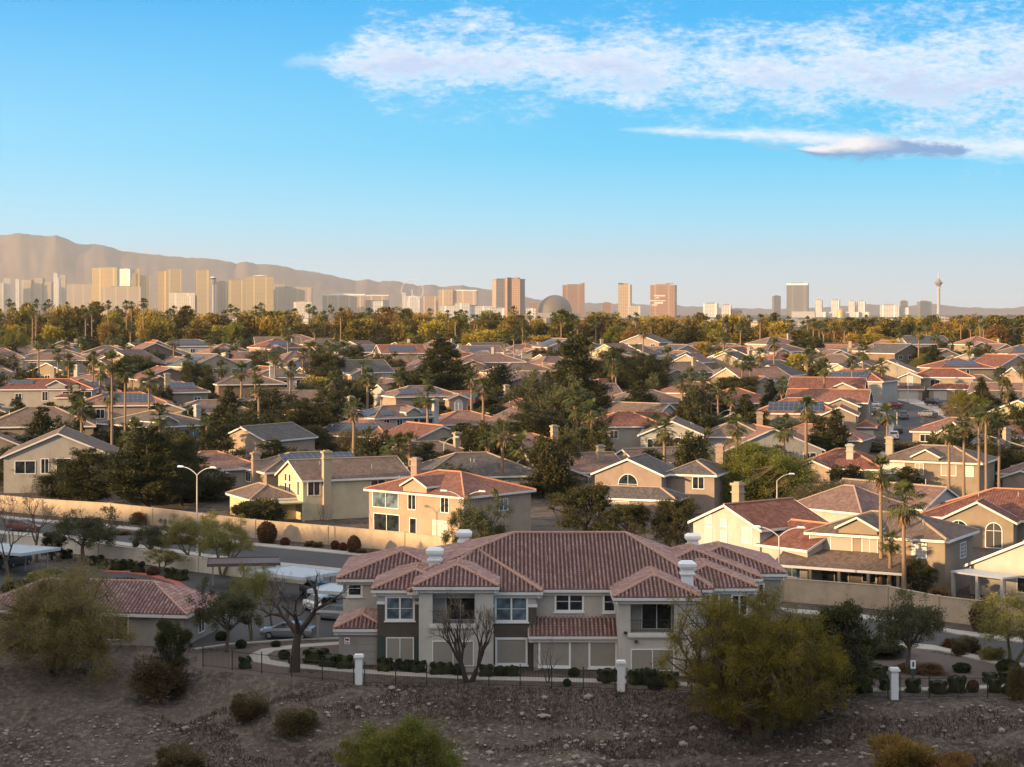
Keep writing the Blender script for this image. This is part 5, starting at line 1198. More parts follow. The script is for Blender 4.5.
# plain small-leaf-count kinds for the far belt
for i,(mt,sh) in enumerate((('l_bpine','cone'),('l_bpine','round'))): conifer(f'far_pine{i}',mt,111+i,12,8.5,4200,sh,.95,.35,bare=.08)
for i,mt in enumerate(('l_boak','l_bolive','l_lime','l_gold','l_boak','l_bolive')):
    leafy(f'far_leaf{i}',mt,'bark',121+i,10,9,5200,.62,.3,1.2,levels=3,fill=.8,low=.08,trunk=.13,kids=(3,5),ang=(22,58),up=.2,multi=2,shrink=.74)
def bush_mesh(seed,shape,mat,n=2600,l=.09,w=.06):
    rr=random.Random(seed); mb=MB(); ex=.32 if shape=='box' else 1.0
    def surf():
        v=rvec(rr).normalized(); 
        return Vector((math.copysign(abs(v.x)**ex,v.x)*.5,math.copysign(abs(v.y)**ex,v.y)*.5,(math.copysign(abs(v.z)**ex,v.z)*.5+.5)))
    for i in range(n):
        p=surf(); q=Vector((p.x*(.9+.12*noise.noise(p*4)),p.y*(.9+.12*noise.noise(p*4+Vector((5,0,0)))),p.z*(.92+.1*noise.noise(p*3)))); leaf(mb,q,(Vector((p.x,p.y,p.z-.5))*1.3+rvec(rr)).normalized(),l*rr.uniform(.6,1.3),w,rr)
    nn=12; vs=[]; 
    for j in range(9):
        for k in range(nn):
            th=math.pi*j/8; ph=2*math.pi*k/nn; v=Vector((math.sin(th)*math.cos(ph),math.sin(th)*math.sin(ph),math.cos(th))); vs.append((math.copysign(abs(v.x)**ex,v.x)*.43,math.copysign(abs(v.y)**ex,v.y)*.43,math.copysign(abs(v.z)**ex,v.z)*.43+.48))
    mb.add(vs,[(j*nn+k,j*nn+(k+1)%nn,(j+1)*nn+(k+1)%nn,(j+1)*nn+k) for j in range(8) for k in range(nn)]); return mb.mesh('bush',M[mat])
def shrub_mesh(seed,mat,n=9000,l=.12,w=.026):
    rr=random.Random(seed); mb=MB()
    cl=[(Vector((rr.uniform(-.36,.36),rr.uniform(-.36,.36),rr.uniform(.1,.72))),rr.uniform(.12,.26)) for _ in range(26)]
    for i in range(n):
        c,r=rr.choice(cl); o=rvec(rr)*r; leaf(mb,c+o,(o.normalized()+Vector((0,0,.5))+rvec(rr)*.5).normalized(),l*rr.uniform(.4,1.1),w*rr.uniform(.6,1.2),rr)
    for k in range(9): a=rr.uniform(0,6.28); mb.tube([(0,0,-.15),(math.cos(a)*.15,math.sin(a)*.15,.2),(math.cos(a)*.38,math.sin(a)*.38,.6)],[.02,.014,.005],4,cap=False)
    return mb.mesh('shrub',M[mat])
BUSH={'ball':bush_mesh(1,'ball','l_hedge'),'box':bush_mesh(2,'box','l_hedge'),'ball_red':bush_mesh(3,'ball','l_hedgered'),'box_olive':bush_mesh(4,'box','l_oak'),
      'shrub':shrub_mesh(5,'l_dust'),'shrub_dark':shrub_mesh(6,'l_oak'),'shrub_gold':shrub_mesh(7,'l_gold'),'shrub_rust':shrub_mesh(8,'l_rust'),'shrub_palo':shrub_mesh(9,'l_palo')}
PALMC=[palm_crown(s).mesh('crown',M['l_palm']) for s in (1,2,3,4)]; FEATH=feather_crown(5).mesh('crown',M['l_palm'])
def skirt_mesh(seed):
    rr=random.Random(seed); mb=MB()
    for i in range(70): a=rr.uniform(0,6.28); z=-rr.uniform(.1,1.1); r=.22; leaf(mb,Vector((math.cos(a)*r,math.sin(a)*r,z)),Vector((math.cos(a)*.55,math.sin(a)*.55,-.9)).normalized(),rr.uniform(.5,.9),.16,rr)
    return mb.mesh('dead_frond_skirt',M['l_dead'])
SKIRT=skirt_mesh(3)
def ptrunk():
    mb=MB(); mb.tube([(0,0,-.08),(0,0,.02),(.04,.02,.3),(-.03,.02,.65),(0,0,.985)],[.36,.30,.23,.19,.16],9,cap=False); return mb.mesh('trunk',M['bark_palm'],True)
PTR=ptrunk()
rt=random.Random(5)
def tree(kind,px,top,base,wpx,label,cat='tree',group=None,name=None,P=None):
    wood,crown,H0,W0=PROTO[kind]; p=P or at(px,base); s=F/p.y; H=(base-top)/s; W=wpx/s
    nm=name or ('pine_tree' if 'pine' in kind else ('bare_tree' if kind in('burl','vase','winter','sapling') else 'leafy_tree'))
    t=thing(nm,label,cat,(p.x,p.y,p.z-.05),rt.uniform(0,6.28),group,(W/W0,W/W0,H/H0)); link('trunk',wood,t); link('twigs' if nm=='bare_tree' else 'crown',crown,t); return t
def palm(px,top,base,label,rad=1.0,group='tall palms of the suburb',feather=False,thick=1.0):
    p=at(px,base); H=(base-top)/F*p.y-1.2*rad; t=thing('palm_tree',label,'palm tree',tuple(p),rt.uniform(0,6.28),group)
    link('trunk',PTR,t,Matrix.Diagonal((thick,thick,H,1))); c=link('crown',FEATH if feather else rt.choice(PALMC),t,Matrix.Translation((0,0,H))@Matrix.Rotation(rt.uniform(0,6),4,'Z')@Matrix.Scale(rad,4))
    if not feather: link('dead_frond_skirt',SKIRT,t,Matrix.Translation((0,0,H-.1))@Matrix.Diagonal((thick*1.1,thick*1.1,rad,1)))
    return t
def bush(kind,px,base,wpx,hpx,label,group=None,cat='bush'):
    p=at(px,base); s=F/p.y; nm='clipped_bush' if kind.split('_')[0] in('ball','box') else 'wild_shrub'
    o=bpy.data.objects.new(nm,BUSH[kind]); COL.objects.link(o); z=terrain(p.x,p.y) if p.y<148 else p.z
    o.location=(p.x,p.y,z-.04); o.rotation_euler=(0,0,rt.uniform(0,6.28)); o.scale=(wpx/s,wpx/s,hpx/s); return tag(o,label,cat,group)

# near trees
tree('acacia',762,578,722,178,'big golden-olive tree spreading before the far end of the apartment building')
tree('mesquite',52,554,670,172,'feathery olive mesquite in front of the clubhouse roof')
tree('oak',170,614,686,44,'dark dense small tree at the corner of the clubhouse')
bush('shrub',160,692,48,40,'dusty olive shrub at the foot of the dark small tree by the clubhouse')
tree('ash',226,572,652,66,'mid-green tree with pale trunk between clubhouse and burled tree')
tree('burl',294,567,672,92,'bare dark tree with burled trunk beside the curving path')
tree('vase',468,588,682,60,'bare vase-shaped tree in front of the first balcony tower')
tree('sapling',548,632,682,34,'small leafless sapling leaning against the lower apartment wall')
tree('lime',404,708,820,124,'bushy bright green young pine low on the stony bank')
bush('shrub',178,776,44,34,'small yellow-green shrub at the bottom of the bank')
tree('ash',907,582,672,84,'round grey-green tree behind the sign post')
tree('palo',1012,585,668,120,'wispy yellow-green tree with bare lower limbs at the fence end')
bush('shrub_gold',900,786,62,46,'broad golden shrub low on the bank below the last pillar')
bush('shrub_gold',948,790,58,36,'lower golden shrub touching the broad golden one')
bush('shrub',1000,792,40,30,'olive shrub beside the golden pair at the bottom edge')
bush('shrub',248,716,36,22,'olive shrub on the bank left of its twin under the fence')
bush('shrub',297,729,40,26,'larger olive shrub on the bank below the burled tree')
bush('shrub_dark',840,690,70,70,'dark green shrub leaning out of the golden-olive tree')
tree('oak',838,596,700,84,'dark green tree tucked behind the big golden-olive tree')
# around the car park and the road
tree('winter',8,490,582,62,'bare tree at the picture edge beside the red car')
tree('winter',36,480,562,58,'bare dark-trunked tree beside the carport at the road')
tree('ash',84,503,562,82,'leafy tree with a forked trunk at the end of the low pale wall')
tree('oak',52,530,560,30,'small dark round tree between two bare trunks near the carport')
tree('ash',150,516,562,46,'low dark green tree overhanging the low pale wall')
tree('palo',196,508,570,74,'palo verde with a leaning bare trunk under the double lamp')
tree('palo',222,512,576,70,'twiggy tree behind the brown carport')
tree('winter',272,565,630,46,'rust-brown twiggy tree beside the white carport')
tree('palo',252,558,640,52,'yellow-green bushy tree in the car park beside the mid-green tree')
tree('palo',160,545,572,50,'thin olive tree behind the clipped bushes of the low wall')
tree('ash',476,484,575,62,'feathery olive tree rising behind the apartment roof')
tree('sapling',322,492,536,26,'bare small tree against the yellow house wall')
bush('shrub_dark',258,526,54,30,'dark dense shrub spilling over the wall before the yellow house')
bush('ball_red',267,543,20,22,'largest red-brown clipped bush against the block wall')
bush('ball_red',285,546,10,9,'tiny red-brown bush beside the largest clipped one')
bush('ball_red',335,549,9,9,'first of three small red-brown bushes along the road wall')
bush('ball_red',343,551,9,9,'second of three small red-brown bushes along the road wall')
bush('ball_red',354,553,14,18,'taller red-brown bush at the end of the three by the road wall')
for i,(px,b) in enumerate(((362,554),(374,556),(384,557),(394,558),(318,547),(310,546))): bush('shrub',px,b,10,6,'low tuft of olive groundcover in the strip below the road wall','tufts below the road wall')
bush('ball_red',76,512,10,14,'dark rounded bush against the far left of the road wall')
bush('shrub_rust',140,524,18,14,'dry reddish creeper against the road wall under the big pines')
for px,b,w in ((97,532,26),(120,534,24),(165,540,26),(185,543,26),(215,547,24)): bush('shrub_rust',px,b,w,5,'low dry weeds along the foot of the road wall','weeds below the road wall')
for i,(px,b,w,h,k) in enumerate(((66,558,11,9,'box_olive'),(97,565,13,10,'box_olive'),(103,568,11,9,'ball'),(118,570,14,11,'box_olive'),(127,569,11,10,'box'),(138,573,12,12,'box_olive'),(153,576,13,10,'ball_red'),(170,579,10,12,'box_olive'),(180,580,14,11,'box'))):
    bush(k,px,b,w,h,['clipped bush nearest the carport before the low pale wall','clipped olive bush left of the forked tree by the low wall','small round bush beside the forked tree trunk','wide clipped bush in the middle of the low wall','darker clipped bush next to the wide one at the low wall','squared olive bush taller than its neighbours at the low wall','reddish bush at the step of the low pale wall','narrow upright bush near the end of the low wall','broad bush at the road end of the low pale wall'][i],'clipped bushes along the low wall')
for px,b,w,h,k,l in ((18,598,30,20,'shrub_dark','dark shrub behind the clubhouse roof at the picture edge'),(115,592,40,16,'shrub_dark','blue-green shrub behind the clubhouse ridge'),(140,596,30,14,'shrub_palo','pale shrub beside the red kerb'),(60,588,60,20,'shrub_palo','feathery shrub rising over the clubhouse roof')): bush(k,px,b,w,h,l)
# clipped bushes along the apartment front and fence
K='clipped bushes along the apartment front'
for i,(px,b,w,h,k) in enumerate(((276,647,10,7,'ball'),(284,659,12,10,'ball'),(292,664,8,7,'ball'),(241,648,11,9,'ball'),(245,668,12,12,'box'),(222,640,14,9,'ball'),(316,662,22,14,'box'),(331,666,20,12,'box'),(345,668,16,13,'box'),
    (385,671,13,14,'box'),(399,669,10,11,'ball'),(408,671,14,12,'ball'),(418,672,13,13,'box'),(437,674,14,12,'box'),(447,674,12,12,'box'),(458,675,13,12,'ball'),(486,676,14,12,'box'),(500,676,12,11,'ball'),(512,676,11,11,'box'),
    (574,676,12,9,'ball'),(567,686,8,8,'ball'),(607,682,16,14,'box_olive'),(636,684,13,15,'box'),(648,684,14,16,'box'),(660,685,12,15,'box'),(670,687,14,16,'box'),(655,689,16,12,'ball'))):
    bush(k,px,b,w,h,'dark clipped bush in the planting along the apartment front and path',K)
K='clipped bushes in the gravel bed'
for i,(px,b,w,h,k) in enumerate(((845,692,18,14,'box'),(864,692,14,14,'box'),(878,678,16,13,'box'),(913,692,14,14,'box_olive'),(938,693,15,13,'box_olive'),(957,692,16,17,'box_olive'),(973,692,12,13,'ball_red'),(990,682,14,10,'box_olive'),(995,692,13,14,'box_olive'),(1007,682,14,11,'box_olive'),(1008,694,12,10,'ball'),(886,690,12,12,'box'),(962,672,18,10,'ball'),(1008,673,24,14,'ball'))):
    bush(k,px,b,w,h,'clipped bush in the brown gravel bed behind the last fence stretch',K)
for px,b,w,h,k,l in ((959,655,16,18,'shrub','olive desert shrub beside the road, nearer of two'),(970,652,18,18,'shrub','olive desert shrub beside the road, farther of two'),(990,660,26,16,'shrub_palo','wide pale shrub by the road kerb'),(948,648,14,12,'shrub_rust','brown dry shrub beside the grey-green tree'),(878,655,60,16,'shrub_dark','long low dark hedge behind the gravel bed'),
    (985,632,30,32,'ball_red','big rounded brown bush against the road wall'),(861,607,9,14,'ball_red','tall dark bush against the wall behind the golden-olive tree'),(835,668,70,12,'shrub_dark','dark low planting between the golden-olive tree and the grey-green tree'),(925,672,50,9,'shrub_rust','dark brown low plants on the gravel bed behind the sign post'),(800,684,50,14,'shrub_dark','dark undergrowth at the foot of the golden-olive tree'),(848,610,10,9,'ball_red','small dark bush against the same wall stretch'),(1018,700,20,40,'shrub','olive shrub cut by the picture edge at the fence end')): bush(k,px,b,w,h,l)
# gardens behind the wall
tree('pine',147,424,512,82,'broad dark pine, taller of the pair behind the road wall')
tree('pine2',88,446,506,58,'smaller rounded pine beside the tan four-windowed gable')
tree('pine2',60,470,500,44,'twiggy low tree under the four dark windows')
tree('oak',182,430,506,52,'loose brownish-green tree between the big pine and the lamp')
tree('oak2',222,414,470,42,'dark green garden tree behind the yellow house')
tree('ash',240,432,466,40,'dusty green tree beside the peach gable wall')
bush('shrub_dark',205,500,60,30,'shaded shrubs under the double lamp behind the wall')
tree('pine2',312,395,446,60,'round dark tree standing before the solar-roofed white house')
tree('fluff',356,424,452,50,'wispy grey-green tree at the foot of the pale solar-roofed house')
tree('lime',398,444,478,26,'yellow-green ball-shaped tree between the brown and grey roofs')
tree('winter',372,440,468,30,'rusty bare tree beside the yellow-green ball tree')
tree('oak',424,440,478,46,'dark green tree over the grey roof end')
tree('oak2',455,424,452,60,'dark hedge-like trees before the salmon roof')
tree('winter',547,445,488,46,'grey leafless tree beside the pale garage end')
tree('oak2',556,428,486,44,'dark tree over the shaded drive in the middle')
tree('oak',588,480,545,76,'rounded olive-green tree behind the apartment ridge')
tree('oak2',672,490,548,50,'deep green tree touching the white red-roofed house')
tree('oak',628,500,548,60,'mid-green tree between two others behind the apartment ridge')
tree('lime',756,438,508,112,'wide glowing yellow-green tree behind the white red-roofed house')
tree('fluff',828,472,522,84,'fluffy grey-green tree behind the tan porch house')
tree('oak',708,455,505,34,'small dark green tree beside the pink chimney house')
tree('oak',918,556,598,44,'dark pointed evergreen at the corner of the tan porch house')
bush('shrub_rust',935,604,30,18,'dry brown shrub under the tan porch house corner')
tree('oak',757,408,446,46,'dark tree by the cream porch of the brown hip house')
tree('oak2',818,410,446,34,'dark rounded tree before the terracotta solar house')
tree('oak',790,420,450,50,'shadowed tree before the low brown hip house')
tree('oak',993,440,486,56,'dark hedge tree at the edge behind the palm row')
bush('shrub',908,452,60,12,'spiky low planting at the street end before the front-gabled tan house')
tree('lime',965,388,424,46,'yellowish bush tree at the bend of the winding street')
tree('winter',950,402,440,50,'reddish-brown bare shrub tree beside the asphalt bend')
tree('oak',985,392,420,30,'dark leafy tree beside the grey hip roof')
tree('lime',928,352,372,40,'golden-green mound tree above the cream house roof')
tree('winter',998,350,374,50,'pinkish bare trees behind the mauve roofs')
# middle distance
tree('pine',441,336,408,58,'big cone-shaped dark pine in the middle of the suburb')
tree('pine3',577,332,440,58,'tallest ragged pine in the middle, over the shaded drive')
tree('ash',560,366,446,84,'wide sparse brown-green tree with open branches in the middle')
tree('pine2',614,345,398,40,'dark pine with a rounded top next to the ragged pine')
tree('pine2',648,352,402,40,'dense dark rounded pine behind the red hip roof')
tree('pine',628,362,400,42,'dark broad tree joining two pines in the middle')
tree('oak2',523,382,420,50,'dark tree crown before the red-roofed cream garages')
tree('pine2',540,408,456,70,'low spreading dark trees along the middle street')
tree('oak2',200,356,406,40,'mottled grey-brown tree beside the slender chimney')
tree('oak',140,352,396,64,'dark clustered trees behind the three left palms')
tree('oak2',120,345,380,40,'dusky tree crown just above the three left palms')
tree('oak',322,350,394,60,'dark shade trees by the white two-storey house')
tree('oak2',346,352,392,44,'dusty green trees in the middle left gardens')
tree('ash',366,372,406,30,'dark feathery tree before the bright triangular gable')
tree('pine2',260,334,358,36,'dark pine crown beside the far red hip roof')
tree('lime',10,326,362,34,'bright green tree mass at the far left rows')
tree('winter',20,356,382,70,'grey bare hedge trees at the far left')
tree('oak',226,396,416,40,'small bush-like trees against the plain brown hip roof')
tree('lime',190,408,426,36,'bright green garden shrub tree in the left middle')
tree('oak2',733,372,404,60,'olive tree among the middle street palms')
tree('ash',745,350,400,50,'grey-green loose tree between the street palms')
tree('winter',412,350,376,30,'rust-coloured bare tree by the cone-shaped pine')
tree('winter',474,355,382,34,'leafless tree in front of the bright wide gable')
for a in ((112,352,464,'first of three tall palms before the big pine pair',1.6),(125,358,464,'second of three tall palms before the big pine pair',1.6),(149,370,440,'third tall palm right of the pair, over the grey roof',1.5),(58,348,402,'palm before the white two-storey mauve-roofed house',1.35),(93,351,402,'palm beside the low red roof with white chimney',1.3),
    (255,366,414,'lone palm before the long low brown roof',1.2),(275,352,404,'tall palm at the sunlit chimney of the white house',1.2),(303,348,392,'palm in front of the middle shade trees',1.3),(336,338,388,'taller palm behind the middle shade trees',1.4),(381,360,388,'stocky palm before the bright triangular gable',1.5),
    (881,456,592,'taller of the two palms before the tan porch house',1.25),(904,482,600,'fuller of the two palms before the tan porch house',1.6),(890,532,596,'short palm between the two tall ones at the porch',.85),
    (949,424,512,'first palm in the row of five right of the street',1.15),(964,414,512,'second palm in the row of five right of the street',1.15),(979,404,508,'third palm in the row of five, one of a close pair',1.2),(986,400,514,'fourth palm in the row of five, one of a close pair',1.2),(999,408,508,'leaning last palm of the row of five',1.15),
    (887,404,462,'palm with a thick trunk beside the white car at the kerb',1.4),(690,368,418,'dark slim palm crossing the salmon roof',1.3),(703,370,420,'pale slim palm beside the dark one',1.1),(711,384,420,'short palm before the brown gable end in the middle',1.3),(718,382,424,'short palm with full crown beside the first short one',1.3),
    (742,356,404,'palm in the pair before the black shaded court',1.4),(750,356,404,'second palm in the pair before the black shaded court',1.4),(760,348,398,'stout palm next to the white grey-roofed house',1.4),(774,338,382,'tallest of the palms by the white grey-roofed house',1.4),(788,362,390,'low palm before the dark grey roof',1.4),
    (852,356,404,'palm with broad crown in front of the pale yellow gable',1.3),(863,344,396,'tall palm in front of the cream gable house',1.6),(873,366,400,'small palm before the cream gable house',1.3),(882,358,404,'dark palm by the head of the winding street',1.5),
    (609,364,402,'pair of thick-trunked palms under the dark pines, first',1.3),(616,362,404,'pair of thick-trunked palms under the dark pines, second',1.3),(988,360,376,'stumpy palm beside the pinkish bare trees',1.3)):
    palm(a[0],a[1],a[2],a[3],a[4])
palm(362,356,402,'large feathery palm with arching fronds in the middle left',1.6,feather=True)
for px,t_,b,l in ((820,350,366,'bare palm stump without crown, first of two'),(828,353,378,'bare palm stump without crown, taller of two')):
    p=at(px,b); H=(b-t_)/F*p.y; o=thing('palm_stump',l,'palm tree',tuple(p)); link('trunk',PTR,o,Matrix.Diagonal((1.3,1.3,H,1)))
# yards: small trees and shrubs between the far houses
ry=random.Random(77); seenlab={}
KN={'mid_pine':'dark cone-shaped pine','mid_pine2':'dark round pine','mid_oak':'dark leafy tree','mid_ash':'grey-green leafy tree','far_pine0':'dark pointed pine','far_pine1':'dark rounded pine','far_leaf0':'deep green tree','far_leaf1':'olive tree','far_leaf2':'yellow-green tree','far_leaf3':'golden bare-leaved tree','far_leaf4':'deep green tree','far_leaf5':'olive tree'}
def belt_tree(kind,px,Y,H,W,where,grp):
    P=far(px,Y); wood,crown,H0,W0=PROTO[kind]; lab=f'{KN[kind]} {where}, under {mark(px)}'
    t=thing('pine_tree' if 'pine' in kind else 'leafy_tree',lab,'tree',(P.x,P.y,P.z-.1),ry.uniform(0,6.28),f'{grp} below {mark(px)}: {KN[kind]}s',(W/W0,W/W0,H/H0)); link('trunk',wood,t); link('crown',crown,t)
def belt_palm(px,Y,H,where,grp):
    P=far(px,Y); t=thing('palm_tree',f'slim fan palm {where}, under {mark(px)}','palm tree',tuple(P),ry.uniform(0,6.28),f'{grp} below {mark(px)}: palms')
    rad=ry.uniform(1.3,1.7); link('trunk',PTR,t,Matrix.Diagonal((1.3,1.3,H-1.2,1))); link('crown',ry.choice(PALMC),t,Matrix.Translation((0,0,H-1.2))@Matrix.Scale(rad,4)); link('dead_frond_skirt',SKIRT,t,Matrix.Translation((0,0,H-1.3))@Matrix.Diagonal((1.5,1.5,1.5,1)))
HS=[(o.location.x,o.location.y) for o in SC.objects if o.type=='EMPTY' and o.get('category')=='house']
n=0
while n<165:
    Y=ry.uniform(460,780); px=ry.uniform(-60,1090); x=(px-CX)/F*Y
    if any((a-x)**2+(b-Y)**2<8.2**2 for a,b in HS): continue
    if 868<px<960 and Y<590: continue
    n+=1
    if ry.random()<.4: belt_palm(px,Y,ry.uniform(8,14),'amid far rooftops','trees among the far rooftops')
    else: belt_tree(ry.choice(['mid_pine','mid_pine2','mid_oak','mid_oak','mid_ash','far_leaf1']),px,Y,ry.uniform(5,10),ry.uniform(6,10),'amid far rooftops','trees among the far rooftops')
# garden trees between the nearer houses
n=0; tries=0
while n<235 and tries<20000:
    tries+=1; Y=ry.uniform(285,465); px=ry.uniform(-10,1034); x=(px-CX)/F*Y
    if Y<plerp(WALL,x)+7 or any((a-x)**2+(b-Y)**2<7.4**2 for a,b in HS) or (850<px<975 and Y<500 and Y>330): continue
    n+=1; HS.append((x,Y+0.0)) if n%3==0 else None
    if ry.random()<.2: belt_palm(px,Y,ry.uniform(7,13),'amid the middle rows','palms among the middle rows')
    else: belt_tree(ry.choice(['mid_pine','mid_pine','mid_pine','mid_pine2','mid_oak','mid_oak','mid_ash']),px,Y,ry.choice([ry.uniform(3.5,6),ry.uniform(6,11)]),ry.uniform(4.5,8.5),'amid the middle rows','garden trees of the middle rows')
# the tree belt
for i in range(316):
    px=-60+1150*(i+ry.random())/316; row=i%5; Y=792+row*42+ry.uniform(-16,16)
    topb=[304,305,307,308,310,311,312,313,314,315,316,316,316][min(12,max(0,int(px/82)))]
    P=far(px,Y); Hm=HC+(HY-topb)/F*Y-P.z
    golden=.28 if px>860 else (.05 if px<500 else .10)
    u=ry.random()
    if px<520 and u<.24: belt_palm(px,Y,Hm*ry.uniform(.85,1.12),'in the tree belt','tree belt')
    elif px>900 and u<.22: belt_palm(px,Y,Hm*ry.uniform(.8,1.02),'in the tree belt','tree belt')
    elif u<.36: belt_palm(px,Y,Hm*ry.uniform(.75,1.0),'in the tree belt','tree belt')
    else:
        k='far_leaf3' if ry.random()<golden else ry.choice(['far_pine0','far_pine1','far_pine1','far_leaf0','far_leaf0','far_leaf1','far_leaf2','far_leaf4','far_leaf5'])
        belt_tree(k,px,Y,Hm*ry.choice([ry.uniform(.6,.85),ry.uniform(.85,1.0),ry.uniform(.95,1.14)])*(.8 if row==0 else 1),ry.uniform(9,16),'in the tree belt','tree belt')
# stones, dry growth on the bank
def scatter():
    rr=random.Random(9); mb=MB(); dg=MB()
    ico=[(0,0,1),(.9,0,.4),(.28,.85,.45),(-.72,.53,.4),(-.72,-.53,.42),(.28,-.85,.4),(.7,.5,-.3),(-.3,.8,-.3),(-.85,0,-.3),(-.3,-.8,-.3),(.7,-.5,-.3)]
    fs=[(0,1,2),(0,2,3),(0,3,4),(0,4,5),(0,5,1),(1,6,2),(2,7,3),(3,8,4),(4,9,5),(5,10,1),(2,6,7),(3,7,8),(4,8,9),(5,9,10),(1,10,6)]
    for i in range(5000):
        y=rr.uniform(126,146.5); x=rr.uniform(-.31*y,.31*y)
        if y>plerp(FENCE,x)-1.2: continue
        dn=noise.noise(Vector((x*.11,y*.16,2.2)))
        if dn<-.12 and rr.random()<.8: continue
        s=.05+.16*rr.random()**3*(1.6 if y<136 else 1)+(rr.uniform(.1,.3) if rr.random()<.02 else 0); z=terrain(x,y); a=rr.uniform(0,6.28); ca,sa=math.cos(a),math.sin(a); k1,k2,k3=rr.uniform(.8,1.5),rr.uniform(.7,1.1),rr.uniform(.45,.85)
        mb.add([(x+s*(p[0]*k1*ca-p[1]*k2*sa),y+s*(p[0]*k1*sa+p[1]*k2*ca),z+s*p[2]*k3+s*.15) for p in ico],fs)
    for i in range(80000):
        y=rr.uniform(127,147.5); x=rr.uniform(-.31*y,.31*y); f=plerp(FENCE,x)
        if y>f-.6: continue
        dn=noise.noise(Vector((x*.09+7,y*.22,5.5)))+(.35 if f-y<5 else -.1)-.12*abs(noise.noise(Vector((x*.4,y*.5,3))))
        if dn<.06: continue
        z=terrain(x,y); leaf(dg,Vector((x,y,z-.03)),(Vector((0,0,1))+rvec(rr)*1.1).normalized() if True else None,rr.uniform(.15,.5),.06,rr)
    o=part('loose_stones',mb,M['rockmat'],None); tag(o,'loose pale stones scattered down the dry bank','stones',kind='stuff')
    o=part('dry_weeds',dg,M['l_dry'],None); tag(o,'dead brown weeds covering the upper bank below the fence','dry weeds',kind='stuff')
M['l_dry']=m_leaf('dry_weed',(.05,.034,.024),(.105,.07,.048),.15,.6)
scatter()
for i,(px,b,s,l) in enumerate(((392,689,8,'single pale boulder on the bank below the white pillar by the door'),(864,638,10,'tan boulder pair behind the dark hedge, larger stone'),(871,640,7,'tan boulder pair behind the dark hedge, smaller stone'))):
    p=at(px,b); k=s/F*p.y/2; mb=MB(); rr=random.Random(i); mb.lathe([(.05,-.6),(.8,-.35),(1.05,.0),(.85,.45),(.35,.72),(.03,.78)],9)
    mb.v=[(k*x*(1+.2*noise.noise(Vector((x*2,y*2,z*2+i)))),k*y*(1+.2*noise.noise(Vector((y*2,x*2,i)))),k*z*.8) for x,y,z in mb.v]
    o=part('boulder',mb,M['rockmat'],None,smooth=False); o.location=(p.x,p.y,terrain(p.x,p.y)+k*.2); tag(o,l,'boulder')
# ------------------------------------------------------------------ the skyline
FAC={}
def fac(wall,glass,**k):
    k.setdefault('bw',9.0); k.setdefault('fh',7.0)
    key=(wall,glass,tuple(sorted(k.items())))
    if key not in FAC: FAC[key]=m_facade('tower_front_%d'%len(FAC),wall,glass,**k)
    return FAC[key]
GOLD=((.62,.44,.18),(.26,.19,.075)); BRONZE=((.36,.20,.12),(.16,.085,.05)); TAN=((.55,.40,.26),(.18,.12,.075)); WHITE=((.76,.72,.66),(.24,.23,.22)); DARK=((.22,.20,.19),(.10,.095,.095)); CREAM=((.68,.60,.48),(.34,.29,.22)); SAND=((.46,.36,.25),(.26,.20,.14))
YD=11200
def ubox(mb,x0,x1,y0,y1,z0,z1,M_=None): mb.box(x0,x1,y0,y1,z0,z1,0,M_)
def tower(label,x0,x1,top,col,Y=YD,depth=None,yaw=0,top_mat=None,cap=0,base=None,name='tower_block',steps=(),group=None,crown=None,split=None,podium=None):
    """a slab tower between two columns of the photograph at its own distance: body, crown band, roof plant, setbacks"""
    xc=(x0+x1)/2; P=far(xc,Y); s=F/Y; W=(x1-x0)/s; H=HC+(HY-top)/s; D=depth or max(25,min(60,W*.5))
    t=thing(name,label,'tower' if H>75 else 'building',(P.x,P.y,0),R(yaw),group)
    m=fac(*col); k=math.cos(R(abs(yaw)))
    w=(W-D*math.sin(R(abs(yaw))))/k if yaw else W; w=max(w,W*.5)
    mb=MB()
    if split:
        f=split; ubox(mb,-w/2,-w/2+w*f,-D/2,D/2,-10,H)
        part('wing',mb,m,t); mb=MB(); ubox(mb,-w/2+w*f+.5,w/2,-D/2-D*.35,D/2-D*.2,-10,H*1.01); part('wing',mb,m,t)
    else:
        ubox(mb,-w/2,w/2,-D/2,D/2,-10,H-cap); part('body',mb,m,t)
    if cap: mb=MB(); ubox(mb,-w/2-1,w/2+1,-D/2-1,D/2+1,H-cap+.1,H); part('crown_band',mb,M[top_mat or 'white'],t)
    rb=MB(); ubox(rb,-w*.3,w*.22,-D*.25,D*.25,H+.1,H+5); part('roof_plant',rb,M[top_mat or 'w_tan'],t)
    for (a,b,z) in steps:                              # extra masses: columns and top row
        q=MB(); ax=((a-xc)/s); bx=((b-xc)/s); zz=HC+(HY-z)/s; ubox(q,ax,bx,-D/2-14,D/2+6,-10,zz); part('wing',q,m,t)
    if podium:
        a,b,z=podium; q=MB(); ubox(q,(a-xc)/s,(b-xc)/s,-D/2-45,-D/2-.5,-10,HC+(HY-z)/s); part('podium',q,M['w_white'],t)
    return t,w,D,H
T=tower
T('pale tower slab at the left end of the skyline beside the spired tower',3,11,278,CREAM,12040,40,12,steps=((-6,4,283),))
T('narrow bright slab immediately beside the spired tower',16,20,279,WHITE,11900,30)
